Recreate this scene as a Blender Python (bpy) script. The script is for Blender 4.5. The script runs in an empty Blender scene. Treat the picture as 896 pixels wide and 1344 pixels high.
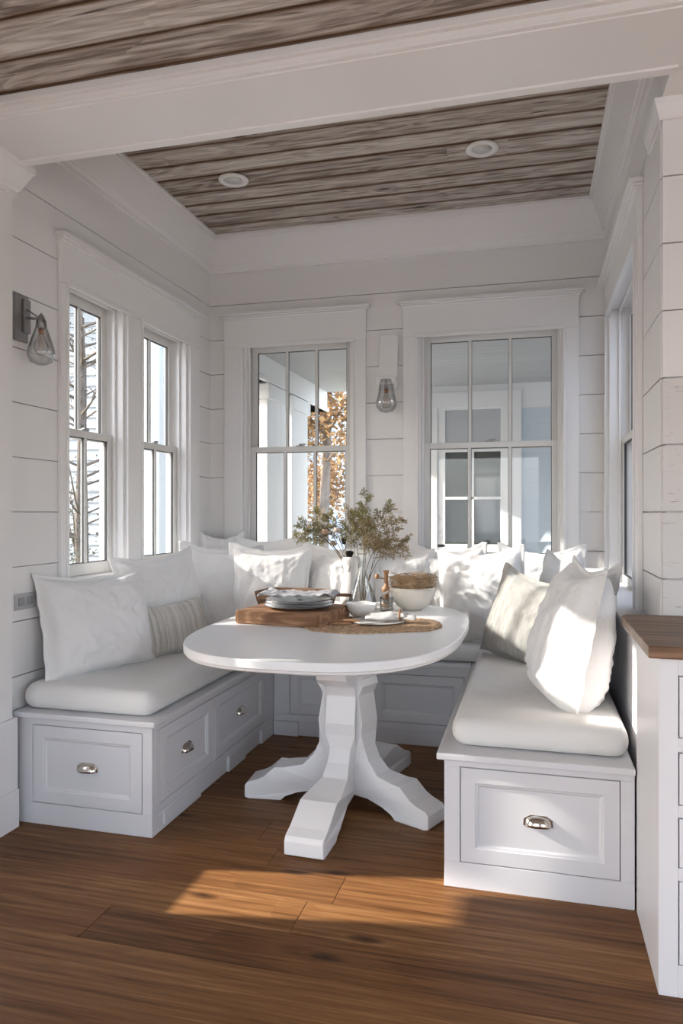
import bpy, bmesh, math, random
from mathutils import Vector, Matrix, noise
from mathutils.geometry import tessellate_polygon
PI = math.pi
S = bpy.context.scene
COL = S.collection

# ------------------------------------------------------------ camera
TH = math.atan2(250, 948)
cd = bpy.data.cameras.new('camera'); cam = bpy.data.objects.new('camera', cd); COL.objects.link(cam)
cd.sensor_fit = 'VERTICAL'; cd.sensor_height = 36; cd.sensor_width = 24
cd.lens = 948 / 1344 * 36
cam.location = (0, 0, 1.32); cam.rotation_euler = (PI/2, 0, TH)
cd.clip_start = .05; cd.clip_end = 300
S.camera = cam

# ------------------------------------------------------------ world, sun, exposure
W = bpy.data.worlds.new('world'); S.world = W; W.use_nodes = True
wn = W.node_tree; bg = wn.nodes['Background']
sky = wn.nodes.new('ShaderNodeTexSky'); sky.sky_type = 'NISHITA'; sky.sun_disc = False
sky.sun_elevation = math.radians(30); sky.sun_rotation = math.radians(-110); sky.dust_density = 3.0; sky.air_density = 1.0
wmix = wn.nodes.new('ShaderNodeMixRGB'); wmix.inputs[0].default_value = .62
wmix.inputs[2].default_value = (2.35, 2.6, 2.95, 1)
wn.links.new(sky.outputs[0], wmix.inputs[1]); wn.links.new(wmix.outputs[0], bg.inputs[0])
bg.inputs[1].default_value = 1.8
sl = bpy.data.lights.new('sun', 'SUN'); sun = bpy.data.objects.new('sun', sl); COL.objects.link(sun)
sl.energy = 17.0; sl.angle = math.radians(1.1); sl.color = (1, .93, .83)
sun.rotation_euler = Vector((1, .18, -.5)).to_track_quat('-Z', 'Y').to_euler()
S.view_settings.view_transform = 'Standard'; S.view_settings.look = 'None'
S.view_settings.gamma = 1; S.view_settings.use_curve_mapping = False
S.view_settings.exposure = -0.2

# ------------------------------------------------------------ material helpers
def mat(name, col, rough=.5, metal=0, bump=0, bscale=50, var=0, vscale=5, spec=None, coat=0):
    m = bpy.data.materials.new(name); m.use_nodes = True
    nt = m.node_tree; b = nt.nodes['Principled BSDF']
    b.inputs['Base Color'].default_value = (*col, 1); b.inputs['Roughness'].default_value = rough
    b.inputs['Metallic'].default_value = metal
    if spec is not None: b.inputs['Specular IOR Level'].default_value = spec
    if coat: b.inputs['Coat Weight'].default_value = coat
    tc = nt.nodes.new('ShaderNodeTexCoord')
    if var:
        n = nt.nodes.new('ShaderNodeTexNoise'); n.inputs['Scale'].default_value = vscale; n.inputs['Detail'].default_value = 5
        nt.links.new(tc.outputs['Object'], n.inputs['Vector'])
        r = nt.nodes.new('ShaderNodeMapRange'); r.inputs[3].default_value = 1 - var; r.inputs[4].default_value = 1 + var
        r.inputs[1].default_value = .3; r.inputs[2].default_value = .7
        nt.links.new(n.outputs[0], r.inputs[0])
        x = nt.nodes.new('ShaderNodeVectorMath'); x.operation = 'SCALE'; x.inputs[0].default_value = col
        nt.links.new(r.outputs[0], x.inputs['Scale']); nt.links.new(x.outputs[0], b.inputs['Base Color'])
    if bump:
        n = nt.nodes.new('ShaderNodeTexNoise'); n.inputs['Scale'].default_value = bscale; n.inputs['Detail'].default_value = 4
        nt.links.new(tc.outputs['Object'], n.inputs['Vector'])
        bp = nt.nodes.new('ShaderNodeBump'); bp.inputs['Strength'].default_value = bump; bp.inputs['Distance'].default_value = .004
        nt.links.new(n.outputs[0], bp.inputs['Height']); nt.links.new(bp.outputs[0], b.inputs['Normal'])
    return m

def fabric(name, col, stripes=None, weave=900, crumple=.35, nv=None):
    m = bpy.data.materials.new(name); m.use_nodes = True
    nt = m.node_tree; L = nt.links; b = nt.nodes['Principled BSDF']
    b.inputs['Roughness'].default_value = .9; b.inputs['Specular IOR Level'].default_value = .15
    b.inputs['Sheen Weight'].default_value = .25
    tc = nt.nodes.new('ShaderNodeTexCoord')
    n = nt.nodes.new('ShaderNodeTexNoise'); n.inputs['Scale'].default_value = 6; n.inputs['Detail'].default_value = 7; n.inputs['Roughness'].default_value = .55; n.inputs['Distortion'].default_value = 1.6
    L.new(tc.outputs['Object'], n.inputs['Vector'])
    w = nt.nodes.new('ShaderNodeTexNoise'); w.inputs['Scale'].default_value = weave; w.inputs['Detail'].default_value = 1
    L.new(tc.outputs['Object'], w.inputs['Vector'])
    a = nt.nodes.new('ShaderNodeMath'); a.operation = 'MULTIPLY_ADD'; a.inputs[1].default_value = .08
    L.new(w.outputs[0], a.inputs[0]); L.new(n.outputs[0], a.inputs[2])
    bp = nt.nodes.new('ShaderNodeBump'); bp.inputs['Strength'].default_value = crumple; bp.inputs['Distance'].default_value = .03
    L.new(a.outputs[0], bp.inputs['Height']); L.new(bp.outputs[0], b.inputs['Normal'])
    if stripes:
        mp = nt.nodes.new('ShaderNodeMapping'); mp.inputs['Scale'].default_value = (75, 1.5, 1.2)
        L.new(tc.outputs['Object'], mp.inputs[0])
        s = nt.nodes.new('ShaderNodeTexNoise'); s.inputs['Scale'].default_value = 1; s.inputs['Detail'].default_value = 4; s.inputs['Roughness'].default_value = .7
        L.new(mp.outputs[0], s.inputs['Vector'])
        cr = nt.nodes.new('ShaderNodeValToRGB'); cr.color_ramp.elements[0].position = .38; cr.color_ramp.elements[1].position = .62
        cr.color_ramp.elements[0].color = (*stripes, 1); cr.color_ramp.elements[1].color = (*col, 1)
        L.new(s.outputs[0], cr.inputs[0]); L.new(cr.outputs[0], b.inputs['Base Color'])
    else:
        b.inputs['Base Color'].default_value = (*col, 1)
    return m

def wood(name, stops, ra=.13, sx=1.2, sy=22, ring=2.2, dark=(.05, .025, .012), knots=.5, rough=.5, bump=.3, gap=None, axis=0, crack=0, tint=.25, edge=None):
    """grain along local X (axis 0) or Y; per plank offset in the 'rnd' attribute"""
    m = bpy.data.materials.new(name); m.use_nodes = True
    nt = m.node_tree; L = nt.links; N = nt.nodes; b = N['Principled BSDF']
    tc = N.new('ShaderNodeTexCoord'); at = N.new('ShaderNodeAttribute'); at.attribute_name = 'rnd'
    off = N.new('ShaderNodeVectorMath'); off.operation = 'MULTIPLY_ADD'
    off.inputs[1].default_value = (17.3, 31.7, 5.1); L.new(at.outputs['Fac'], off.inputs[0]); L.new(tc.outputs['Object'], off.inputs[2])
    mp = N.new('ShaderNodeMapping'); mp.inputs['Scale'].default_value = (sx, sy, sy) if axis == 0 else (sy, sx, sy)
    L.new(off.outputs[0], mp.inputs[0])
    n1 = N.new('ShaderNodeTexNoise'); n1.inputs['Scale'].default_value = 1; n1.inputs['Detail'].default_value = 9; n1.inputs['Roughness'].default_value = .68; n1.inputs['Distortion'].default_value = .35
    L.new(mp.outputs[0], n1.inputs['Vector'])
    # growth rings: contour lines of a stretched low noise
    mp2 = N.new('ShaderNodeMapping'); mp2.inputs['Scale'].default_value = (sx*.55, sy*.22, sy*.22) if axis == 0 else (sy*.22, sx*.55, sy*.22)
    L.new(off.outputs[0], mp2.inputs[0])
    n2 = N.new('ShaderNodeTexNoise'); n2.inputs['Scale'].default_value = 1; n2.inputs['Detail'].default_value = 2; n2.inputs['Distortion'].default_value = .8
    L.new(mp2.outputs[0], n2.inputs['Vector'])
    mu = N.new('ShaderNodeMath'); mu.operation = 'MULTIPLY'; mu.inputs[1].default_value = ring*28; L.new(n2.outputs[0], mu.inputs[0])
    sn = N.new('ShaderNodeMath'); sn.operation = 'SINE'; L.new(mu.outputs[0], sn.inputs[0])
    rr = N.new('ShaderNodeMapRange'); rr.inputs[1].default_value = -1; rr.inputs[2].default_value = 1; rr.inputs[3].default_value = -ra; rr.inputs[4].default_value = ra
    L.new(sn.outputs[0], rr.inputs[0])
    ad = N.new('ShaderNodeMath'); L.new(n1.outputs[0], ad.inputs[0]); L.new(rr.outputs[0], ad.inputs[1])
    rt = N.new('ShaderNodeMath'); rt.operation = 'MULTIPLY_ADD'; rt.inputs[1].default_value = tint; L.new(at.outputs['Fac'], rt.inputs[0]); L.new(ad.outputs[0], rt.inputs[2])
    sb = N.new('ShaderNodeMath'); sb.operation = 'SUBTRACT'; sb.inputs[1].default_value = tint*.5; L.new(rt.outputs[0], sb.inputs[0])
    cr = N.new('ShaderNodeValToRGB'); e = cr.color_ramp.elements
    e[0].position = .3; e[0].color = (*stops[0], 1); e[1].position = .72; e[1].color = (*stops[-1], 1)
    for i, c in enumerate(stops[1:-1]):
        x = e.new(.3 + .42*(i+1)/(len(stops)-1)); x.color = (*c, 1)
    L.new(sb.outputs[0], cr.inputs[0])
    last = cr.outputs[0]
    # knots
    mp3 = N.new('ShaderNodeMapping'); mp3.inputs['Scale'].default_value = (1.9, 5.5, 5.5) if axis == 0 else (5.5, 1.9, 5.5)
    L.new(off.outputs[0], mp3.inputs[0])
    vo = N.new('ShaderNodeTexVoronoi'); vo.inputs['Scale'].default_value = 1; vo.voronoi_dimensions = '2D'
    n3 = N.new('ShaderNodeTexNoise'); n3.inputs['Scale'].default_value = 3; n3.inputs['Detail'].default_value = 4; L.new(mp3.outputs[0], n3.inputs['Vector'])
    mxv = N.new('ShaderNodeMixRGB'); mxv.inputs[0].default_value = .12; L.new(mp3.outputs[0], mxv.inputs[1]); L.new(n3.outputs['Color'], mxv.inputs[2])
    L.new(mxv.outputs[0], vo.inputs['Vector'])
    kr = N.new('ShaderNodeMapRange'); kr.inputs[1].default_value = .03; kr.inputs[2].default_value = .12; kr.inputs[3].default_value = knots; kr.inputs[4].default_value = 0
    L.new(vo.outputs['Distance'], kr.inputs[0])
    sp = N.new('ShaderNodeSeparateColor'); L.new(vo.outputs['Color'], sp.inputs[0])
    gt_ = N.new('ShaderNodeMath'); gt_.operation = 'GREATER_THAN'; gt_.inputs[1].default_value = .62; L.new(sp.outputs[0], gt_.inputs[0])
    km = N.new('ShaderNodeMath'); km.operation = 'MULTIPLY'; L.new(kr.outputs[0], km.inputs[0]); L.new(gt_.outputs[0], km.inputs[1])
    # rings crowd round each knot
    kw = N.new('ShaderNodeMath'); kw.operation = 'MULTIPLY_ADD'; kw.inputs[1].default_value = 5; kw.inputs[2].default_value = .35; L.new(vo.outputs['Distance'], kw.inputs[0])
    ki = N.new('ShaderNodeMath'); ki.operation = 'DIVIDE'; ki.inputs[0].default_value = 7; L.new(kw.outputs[0], ki.inputs[1])
    kg = N.new('ShaderNodeMath'); kg.operation = 'MULTIPLY'; L.new(ki.outputs[0], kg.inputs[0]); L.new(gt_.outputs[0], kg.inputs[1])
    ks = N.new('ShaderNodeMath'); L.new(mu.outputs[0], ks.inputs[0]); L.new(kg.outputs[0], ks.inputs[1]); L.new(ks.outputs[0], sn.inputs[0])
    mx = N.new('ShaderNodeMixRGB'); mx.inputs[2].default_value = (*dark, 1); L.new(km.outputs[0], mx.inputs[0]); L.new(last, mx.inputs[1]); last = mx.outputs[0]
    # thin dark checks along the grain
    if crack:
        mp4 = N.new('ShaderNodeMapping'); mp4.inputs['Scale'].default_value = (sx*1.1, sy*1.6, sy) if axis == 0 else (sy*1.6, sx*1.1, sy)
        L.new(off.outputs[0], mp4.inputs[0])
        n4 = N.new('ShaderNodeTexNoise'); n4.inputs['Scale'].default_value = 1; n4.inputs['Detail'].default_value = 3; n4.inputs['Distortion'].default_value = .5
        L.new(mp4.outputs[0], n4.inputs['Vector'])
        c4 = N.new('ShaderNodeMapRange'); c4.inputs[1].default_value = .66; c4.inputs[2].default_value = .74; c4.inputs[3].default_value = 0; c4.inputs[4].default_value = crack
        L.new(n4.outputs[0], c4.inputs[0])
        m4 = N.new('ShaderNodeMixRGB'); m4.inputs[2].default_value = (*dark, 1); L.new(c4.outputs[0], m4.inputs[0]); L.new(last, m4.inputs[1]); last = m4.outputs[0]
    if edge:
        ae = N.new('ShaderNodeAttribute'); ae.attribute_name = 'edge'
        er = N.new('ShaderNodeMath'); er.operation = 'MULTIPLY_ADD'; er.inputs[1].default_value = 1.5; er.inputs[2].default_value = -.72; L.new(n2.outputs[0], er.inputs[0])
        ea = N.new('ShaderNodeMath'); ea.use_clamp = True; L.new(er.outputs[0], ea.inputs[0]); L.new(ae.outputs['Fac'], ea.inputs[1])
        eb = N.new('ShaderNodeMath'); eb.operation = 'MULTIPLY'; eb.use_clamp = True; L.new(ea.outputs[0], eb.inputs[0]); L.new(ae.outputs['Fac'], eb.inputs[1])
        me_ = N.new('ShaderNodeMixRGB'); me_.inputs[2].default_value = (*edge, 1); L.new(eb.outputs[0], me_.inputs[0]); L.new(last, me_.inputs[1]); last = me_.outputs[0]
    L.new(last, b.inputs['Base Color'])
    b.inputs['Roughness'].default_value = rough
    bp = N.new('ShaderNodeBump'); bp.inputs['Strength'].default_value = bump; bp.inputs['Distance'].default_value = .006
    L.new(ad.outputs[0], bp.inputs['Height']); L.new(bp.outputs[0], b.inputs['Normal'])
    return m

def thin_glass(name, tint=(1, 1, 1), refl=.08):
    m = bpy.data.materials.new(name); m.use_nodes = True
    nt = m.node_tree; nt.nodes.clear(); o = nt.nodes.new('ShaderNodeOutputMaterial')
    t = nt.nodes.new('ShaderNodeBsdfTransparent'); t.inputs[0].default_value = (*tint, 1)
    g = nt.nodes.new('ShaderNodeBsdfGlossy'); g.inputs['Roughness'].default_value = .02
    lw = nt.nodes.new('ShaderNodeLayerWeight'); lw.inputs[0].default_value = .5
    pw = nt.nodes.new('ShaderNodeMath'); pw.operation = 'POWER'; pw.inputs[1].default_value = 5; nt.links.new(lw.outputs['Facing'], pw.inputs[0])
    f = nt.nodes.new('ShaderNodeMath'); f.operation = 'MULTIPLY_ADD'; f.inputs[1].default_value = .5; f.inputs[2].default_value = .03; nt.links.new(pw.outputs[0], f.inputs[0])
    mx = nt.nodes.new('ShaderNodeMixShader')
    nt.links.new(f.outputs[0], mx.inputs[0]); nt.links.new(t.outputs[0], mx.inputs[1]); nt.links.new(g.outputs[0], mx.inputs[2]); nt.links.new(mx.outputs[0], o.inputs[0])
    return m
def glass(name, rough=0, ior=1.45, tint=(1, 1, 1)):
    """clear blown glass: partly straight-through so light still reaches what stands behind"""
    m = bpy.data.materials.new(name); m.use_nodes = True
    nt = m.node_tree; nt.nodes.clear(); o = nt.nodes.new('ShaderNodeOutputMaterial')
    t = nt.nodes.new('ShaderNodeBsdfTransparent')
    g = nt.nodes.new('ShaderNodeBsdfGlossy'); g.inputs['Roughness'].default_value = .03
    lw = nt.nodes.new('ShaderNodeLayerWeight'); lw.inputs[0].default_value = .5
    pw = nt.nodes.new('ShaderNodeMath'); pw.operation = 'POWER'; pw.inputs[1].default_value = 2.5; nt.links.new(lw.outputs['Facing'], pw.inputs[0])
    tm = nt.nodes.new('ShaderNodeMixRGB'); tm.inputs[1].default_value = (*tint, 1); tm.inputs[2].default_value = (.30, .34, .35, 1)
    nt.links.new(pw.outputs[0], tm.inputs[0]); nt.links.new(tm.outputs[0], t.inputs[0])
    mr = nt.nodes.new('ShaderNodeMapRange'); mr.inputs[3].default_value = .05; mr.inputs[4].default_value = .45
    nt.links.new(lw.outputs['Facing'], mr.inputs[0])
    mx = nt.nodes.new('ShaderNodeMixShader')
    nt.links.new(mr.outputs[0], mx.inputs[0]); nt.links.new(t.outputs[0], mx.inputs[1]); nt.links.new(g.outputs[0], mx.inputs[2]); nt.links.new(mx.outputs[0], o.inputs[0])
    return m

WALL = mat('wall_paint', (.80, .785, .78), .45, bump=.04, bscale=30)
TRIM = mat('trim_paint', (.81, .797, .795), .35)
CAB = mat('cabinet_paint', (.69, .685, .71), .38)
TABLE = mat('table_paint', (.86, .86, .87), .32)
GAPW = mat('dark_wood_gap', (.05, .028, .016), .9)
DARK = mat('dark_gap', (.02, .018, .016), .8)
GASK = mat('window_gasket', (.06, .06, .06), .6)
SASH = mat('sash_paint', (.70, .69, .67), .4)
GLASS = thin_glass('window_glass')
GLASS2 = thin_glass('dimming_window_glass', (.68, .69, .70))  # grey tint added on the left panes to weaken sun and outside view
CHROME = mat('polished_nickel', (.62, .58, .53), .14, 1)
STEEL = mat('brushed_steel', (.36, .35, .35), .35, 1)
LINEN = fabric('white_linen', (.80, .79, .785))
SEATF = fabric('seat_linen', (.77, .76, .745), crumple=.18)
GREYST = fabric('striped_linen', (.62, .60, .56), stripes=(.40, .38, .34))
GREYF = fabric('greige_linen', (.50, .49, .46), stripes=(.40, .385, .36))
BLUEGR = fabric('pale_grey_linen', (.62, .64, .67))
NAPK = fabric('grey_napkin_linen', (.42, .42, .44), crumple=.6)
FLOORM = wood('oak_floor', [(.065, .025, .007), (.14, .060, .020), (.20, .094, .034), (.29, .150, .062)], ra=.035, sx=1.6, sy=55, ring=.9, dark=(.022, .008, .003), knots=.85, rough=.5, bump=.15, crack=.7, tint=.16)
FLOORM.node_tree.nodes['Principled BSDF'].inputs['Specular IOR Level'].default_value = .25
CEILM = wood('weathered_barn_wood', [(.19, .15, .125), (.40, .345, .305), (.56, .51, .465), (.72, .68, .64)], ra=.075, sx=2.6, sy=44, ring=1.5, dark=(.06, .038, .026), knots=.85, rough=.85, bump=1.0, crack=.9, tint=.22, edge=(.17, .10, .06))
COUNT = wood('walnut_counter', [(.12, .06, .028), (.22, .12, .065), (.34, .205, .12)], sx=1.5, sy=30, ring=1.0, knots=0, rough=.45, bump=.1)
BOARDM = wood('old_cutting_board', [(.20, .095, .042), (.36, .19, .10), (.50, .31, .18)], sx=4, sy=50, ring=1.2, knots=.3, rough=.6, bump=.4)
TRAYM = wood('dark_tray_wood', [(.12, .06, .03), (.26, .145, .08), (.40, .26, .16)], sx=4, sy=45, ring=1.2, knots=.3, rough=.65, bump=.4)
CERAM = mat('white_ceramic', (.82, .80, .77), .25, bump=.1, bscale=12)
CREAM = mat('cream_ceramic', (.74, .69, .61), .3, bump=.1, bscale=10, var=.08, vscale=12)
PLATE = mat('plate_ceramic', (.72, .73, .75), .2)
RIMM = mat('dark_plate_rim', (.05, .05, .055), .35)
STRAW = mat('woven_straw', (.44, .29, .17), .85, var=.45, vscale=60, bump=.5, bscale=200)
NEST = mat('dry_twigs', (.45, .31, .18), .8, var=.4, vscale=30)
WOODL = mat('turned_wood', (.36, .19, .095), .5, var=.2, vscale=20)
VG = glass('clear_glass', tint=(.97, .98, .98))
BG = glass('bulb_glass', tint=(.96, .96, .96))
STEM = mat('stem', (.17, .12, .05), .8)
LEAF = mat('olive_leaf', (.33, .30, .13), .75, var=.45, vscale=18)
LEAF2 = mat('tan_leaf', (.42, .32, .18), .8, var=.4, vscale=18)
PINK = mat('dried_petals', (.55, .38, .29), .8, var=.2, vscale=30)
BLACKF = mat('black_seed_head', (.012, .012, .014), .9)
COPPER = mat('copper_socket', (.45, .2, .12), .3, 1)
COLM = mat('shaded_column_white', (.42, .48, .54), .5)  # white column, its shaded side put into the colour as blue grey
PORCHW = mat('porch_paint', (.86, .87, .88), .5)
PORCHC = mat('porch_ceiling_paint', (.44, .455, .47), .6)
SIDING = mat('blue_siding', (.66, .745, .81), .6)
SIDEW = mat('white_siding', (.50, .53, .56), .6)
DGLASS = mat('dark_window_glass', (.035, .045, .045), .08, spec=.8)
BARK = mat('bark', (.22, .18, .15), .9, var=.3, vscale=8, bump=.6, bscale=20)
AUTUMN = mat('autumn_leaves', (.36, .22, .10), .8, var=.55, vscale=2.5)
GREENL = mat('bare_shrub_leaves', (.20, .20, .14), .8, var=.5, vscale=3)
GROUND = mat('lawn', (.22, .21, .15), .95, var=.3, vscale=2)
DECK = mat('porch_deck', (.40, .39, .38), .7, var=.1, vscale=5)
LAMPW = mat('downlight_white', (.82, .81, .80), .4)
OUTL = mat('grey_outlet', (.42, .42, .43), .45)

# ------------------------------------------------------------ geometry helpers
def box(bm, x0, x1, y0, y1, z0, z1, rnd=None):
    l = (bm.faces.layers.float.get('rnd') or bm.faces.layers.float.new('rnd')) if rnd is not None else None
    v = [bm.verts.new(p) for p in ((x0,y0,z0),(x1,y0,z0),(x1,y1,z0),(x0,y1,z0),(x0,y0,z1),(x1,y0,z1),(x1,y1,z1),(x0,y1,z1))]
    fs = [bm.faces.new([v[i] for i in q]) for q in ((0,3,2,1),(4,5,6,7),(0,1,5,4),(1,2,6,5),(2,3,7,6),(3,0,4,7))]
    if rnd is not None:
        for f in fs: f[l] = rnd
    return v
def prism(bm, pts, M):
    """pts: 2D profile polygon (x,y) extruded z 0..1, placed by matrix M"""
    a = [bm.verts.new(M @ Vector((x, y, 0))) for x, y in pts]; b = [bm.verts.new(M @ Vector((x, y, 1))) for x, y in pts]
    n = len(pts); bm.faces.new(a[::-1]); bm.faces.new(b)
    for i in range(n): bm.faces.new((a[i], a[(i+1) % n], b[(i+1) % n], b[i]))
def loft(bm, loops, cap0=True, cap1=True, closed=True):
    L = [[bm.verts.new(p) for p in lp] for lp in loops]; n = len(L[0])
    for A, B in zip(L, L[1:]):
        for i in range(n if closed else n-1): bm.faces.new((A[i], A[(i+1) % n], B[(i+1) % n], B[i]))
    if cap0: bm.faces.new(L[0][::-1])
    if cap1: bm.faces.new(L[-1])
def lathe(bm, prof, seg=32, c=(0, 0, 0), sy=1):
    rings = [[Vector((c[0]+r*math.cos(2*PI*i/seg), c[1]+r*sy*math.sin(2*PI*i/seg), c[2]+z)) for i in range(seg)] for r, z in prof]
    loft(bm, rings)
def tube(bm, pts, r, seg=6, r1=None):
    pts = [Vector(p) for p in pts]; n = len(pts); loops = []
    up = Vector((0, 0, 1))
    for i, p in enumerate(pts):
        t = (pts[min(i+1, n-1)] - pts[max(i-1, 0)]).normalized()
        a = t.cross(up)
        if a.length < 1e-3: a = t.cross(Vector((1, 0, 0)))
        a.normalize(); b = t.cross(a)
        rr = r if r1 is None else r + (r1-r)*i/(n-1)
        loops.append([p + a*rr*math.cos(2*PI*k/seg) + b*rr*math.sin(2*PI*k/seg) for k in range(seg)])
    loft(bm, loops)
def obj(name, bm, m, parent=None, bevel=0, smooth=False, sub=0, M=None, seg=2):
    bmesh.ops.recalc_face_normals(bm, faces=bm.faces)
    me = bpy.data.meshes.new(name); bm.to_mesh(me); bm.free()
    me.materials.append(m)
    o = bpy.data.objects.new(name, me); COL.objects.link(o)
    if smooth:
        for p in me.polygons: p.use_smooth = True
    if parent: o.parent = parent
    if M is not None: o.matrix_basis = M
    if bevel:
        b = o.modifiers.new('bevel', 'BEVEL'); b.width = bevel; b.segments = seg; b.limit_method = 'ANGLE'; b.angle_limit = .6; b.harden_normals = False
    if sub:
        s = o.modifiers.new('sub', 'SUBSURF'); s.levels = sub; s.render_levels = sub
    return o
def B(): return bmesh.new()
def empty(name, loc=(0, 0, 0), rz=0, parent=None):
    o = bpy.data.objects.new(name, None); COL.objects.link(o); o.location = loc; o.rotation_euler = (0, 0, rz)
    o.empty_display_size = .1
    if parent: o.parent = parent
    return o
def tag(o, label, cat, group=None, kind=None):
    o['label'] = label; o['category'] = cat
    if group: o['group'] = group
    if kind: o['kind'] = kind
    return o
def struct(o, label=None, cat=None):
    o['kind'] = 'structure'
    if label: o['label'] = label
    if cat: o['category'] = cat
    return o
R = random.Random(4)

# ------------------------------------------------------------ room shell
XL, XR, YB = -2.15, .44, 4.60          # nook walls
YC = 2.57                               # end of the cased opening
ZG = [1.32 + .2365*k for k in range(-6, 9)]

# floor planks run along X
bm = B(); y = -2.6; k = 0
while y < 4.62:
    wd = .19; x = -2.5 - R.random()*1.5
    while x < 3.4:
        ln = 1.3 + R.random()*1.3
        x1 = min(x+ln, 3.4)
        if x1 > -2.4: box(bm, max(x, -2.4)+.0006, x1-.0006, y+.0006, min(y+wd, 4.62)-.0006, -.03, 0, R.random())
        x += ln
    y += wd
box(bm, -2.4, 3.4, -2.6, 4.62, -.06, -.029, .2)
struct(obj('floor', bm, FLOORM, bevel=.0009, seg=1), 'wide plank oak floor with knots and cracks', 'floor')

# a wall in local (a, n, z): a along it, n outwards (away from the room)
def mapper(which):
    if which == 'back': return lambda a0, a1, n0, n1: (a0, a1, YB+n0, YB+n1)
    if which == 'left': return lambda a0, a1, n0, n1: (XL-n1, XL-n0, a0, a1)
    if which == 'right': return lambda a0, a1, n0, n1: (XR+n0, XR+n1, a0, a1)
def wb(bm, w, a0, a1, n0, n1, z0, z1, rnd=None): box(bm, *mapper(w)(a0, a1, n0, n1), z0, z1, rnd)
def pieces(a0, a1, z0, z1, ops):
    cuts = sorted({z0, z1} | {z for o in ops for z in o[2:] if z0 < z < z1})
    for za, zb in zip(cuts, cuts[1:]):
        zm = (za+zb)/2; spans = [(a0, a1)]
        for o in ops:
            if o[2] < zm < o[3]:
                ns = []
                for s in spans:
                    if o[1] <= s[0] or o[0] >= s[1]: ns.append(s); continue
                    if o[0] > s[0]: ns.append((s[0], o[0]))
                    if o[1] < s[1]: ns.append((o[1], s[1]))
                spans = ns
        for s in spans: yield s[0], s[1], za, zb
def shiplap(name, w, a0, a1, z0, z1, ops, label, thick=.14, back=True):
    g = .0022; rows = [z0] + [z for z in ZG if z0+.02 < z < z1-.02] + [z1]
    bm = B()
    for i, (r0, r1) in enumerate(zip(rows, rows[1:])):
        for p in pieces(a0, a1, r0 + (g if i else 0), r1 - (g if i < len(rows)-2 else 0), ops): wb(bm, w, p[0], p[1], 0, .018, p[2], p[3])
    for p in pieces(a0, a1, z0, z1, ops): wb(bm, w, p[0], p[1], .018, thick, p[2], p[3])
    return struct(obj(name, bm, WALL), label, 'wall')
LO1 = (2.985, 3.505, .98, 2.44); LO2 = (3.665, 4.245, .98, 2.44)
BO1 = (-1.905, -1.135, .98, 2.49); BO2 = (-.705, .185, .98, 2.49)
RO = (3.28, 4.50, .88, 2.52)
shiplap('wall_left', 'left', YC, YB+.14, 0, 3.2, [LO1, LO2], 'white shiplap wall with a pair of windows on the left')
shiplap('wall_back', 'back', XL, XR, 0, 3.2, [BO1, BO2], 'white shiplap back wall with two sash windows')
shiplap('wall_right', 'right', 3.0, YB+.14, 0, 3.2, [RO], 'white shiplap wall on the right of the nook', thick=.12)

# left front wall (flat, cased) with unseen openings added to shape the sun patches
bm = B()
FO = (1.94, 2.28, .47, 1.03); FO3 = (2.20, 2.48, 1.74, 2.15); FO4 = (2.145, 2.20, 1.03, 1.50); FO5 = (2.235, 2.28, 1.08, 1.52); FO2 = (-1.5, .4, .3, 2.25)
for p in pieces(-2.6, YC, 0, 2.9, [FO, FO2, FO3, FO4, FO5]): box(bm, -2.3, -2.10, p[0], p[1], p[2], p[3])
struct(obj('wall_left_front', bm, WALL), 'plain white pier at the left edge', 'wall')
bm = B(); box(bm, -2.115, -2.085, YC-.3, YC+.015, 0, .46); box(bm, -2.115, -2.08, YC-.3, YC+.018, 0, .16)
struct(obj('baseboard_left', bm, TRIM, bevel=.003), 'tall white plinth at the foot of the left pier', 'baseboard')
bm = B(); box(bm, -2.24, -2.20, 1.94, 1.96, .47, 1.03); box(bm, -2.24, -2.20, 2.45, 2.48, 1.74, 2.15)
struct(obj('sun_opening_bars', bm, SASH), 'bars in the unseen openings added for the sun patches', 'window')
# rest of the big room behind the viewer: rear wall with wide openings, right wall
bm = B()
for p in pieces(-2.3, 3.4, 0, 2.9, [(-1.5, .1, .3, 2.2), (1.2, 2.7, .3, 2.2)]): box(bm, p[0], p[1], -2.7, -2.6, p[2], p[3])
struct(obj('wall_rear', bm, WALL), 'white wall behind the viewer with wide glazed openings', 'wall')
bm = B()
for p in pieces(-2.6, 2.75, 0, 2.9, [(-2.0, 1.2, .9, 2.4)]): box(bm, 3.3, 3.4, p[0], p[1], p[2], p[3])
struct(obj('wall_right_front', bm, WALL), 'white wall of the room on the right of the viewer', 'wall')

# column on the right: shiplap on both faces, the front one rough sawn
ROUGH = mat('rough_white_boards', (.66, .64, .63), .7, bump=1.0, bscale=22, var=.06, vscale=14)
def rough_mat():
    m = ROUGH; nt = m.node_tree; L = nt.links; N = nt.nodes; b = N['Principled BSDF']
    tc = N.new('ShaderNodeTexCoord'); mp = N.new('ShaderNodeMapping'); mp.inputs['Scale'].default_value = (7, 7, 45); L.new(tc.outputs['Object'], mp.inputs[0])
    n = N.new('ShaderNodeTexNoise'); n.inputs['Scale'].default_value = 1; n.inputs['Detail'].default_value = 6; n.inputs['Roughness'].default_value = .7; n.inputs['Distortion'].default_value = 1.5; L.new(mp.outputs[0], n.inputs['Vector'])
    cr = N.new('ShaderNodeMapRange'); cr.inputs[1].default_value = .585; cr.inputs[2].default_value = .66; L.new(n.outputs[0], cr.inputs[0])
    mx = N.new('ShaderNodeMixRGB'); mx.inputs[1].default_value = (.66, .64, .63, 1); mx.inputs[2].default_value = (.33, .30, .28, 1)
    L.new(cr.outputs[0], mx.inputs[0]); L.new(mx.outputs[0], b.inputs['Base Color'])
rough_mat()
g = .0025
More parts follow.
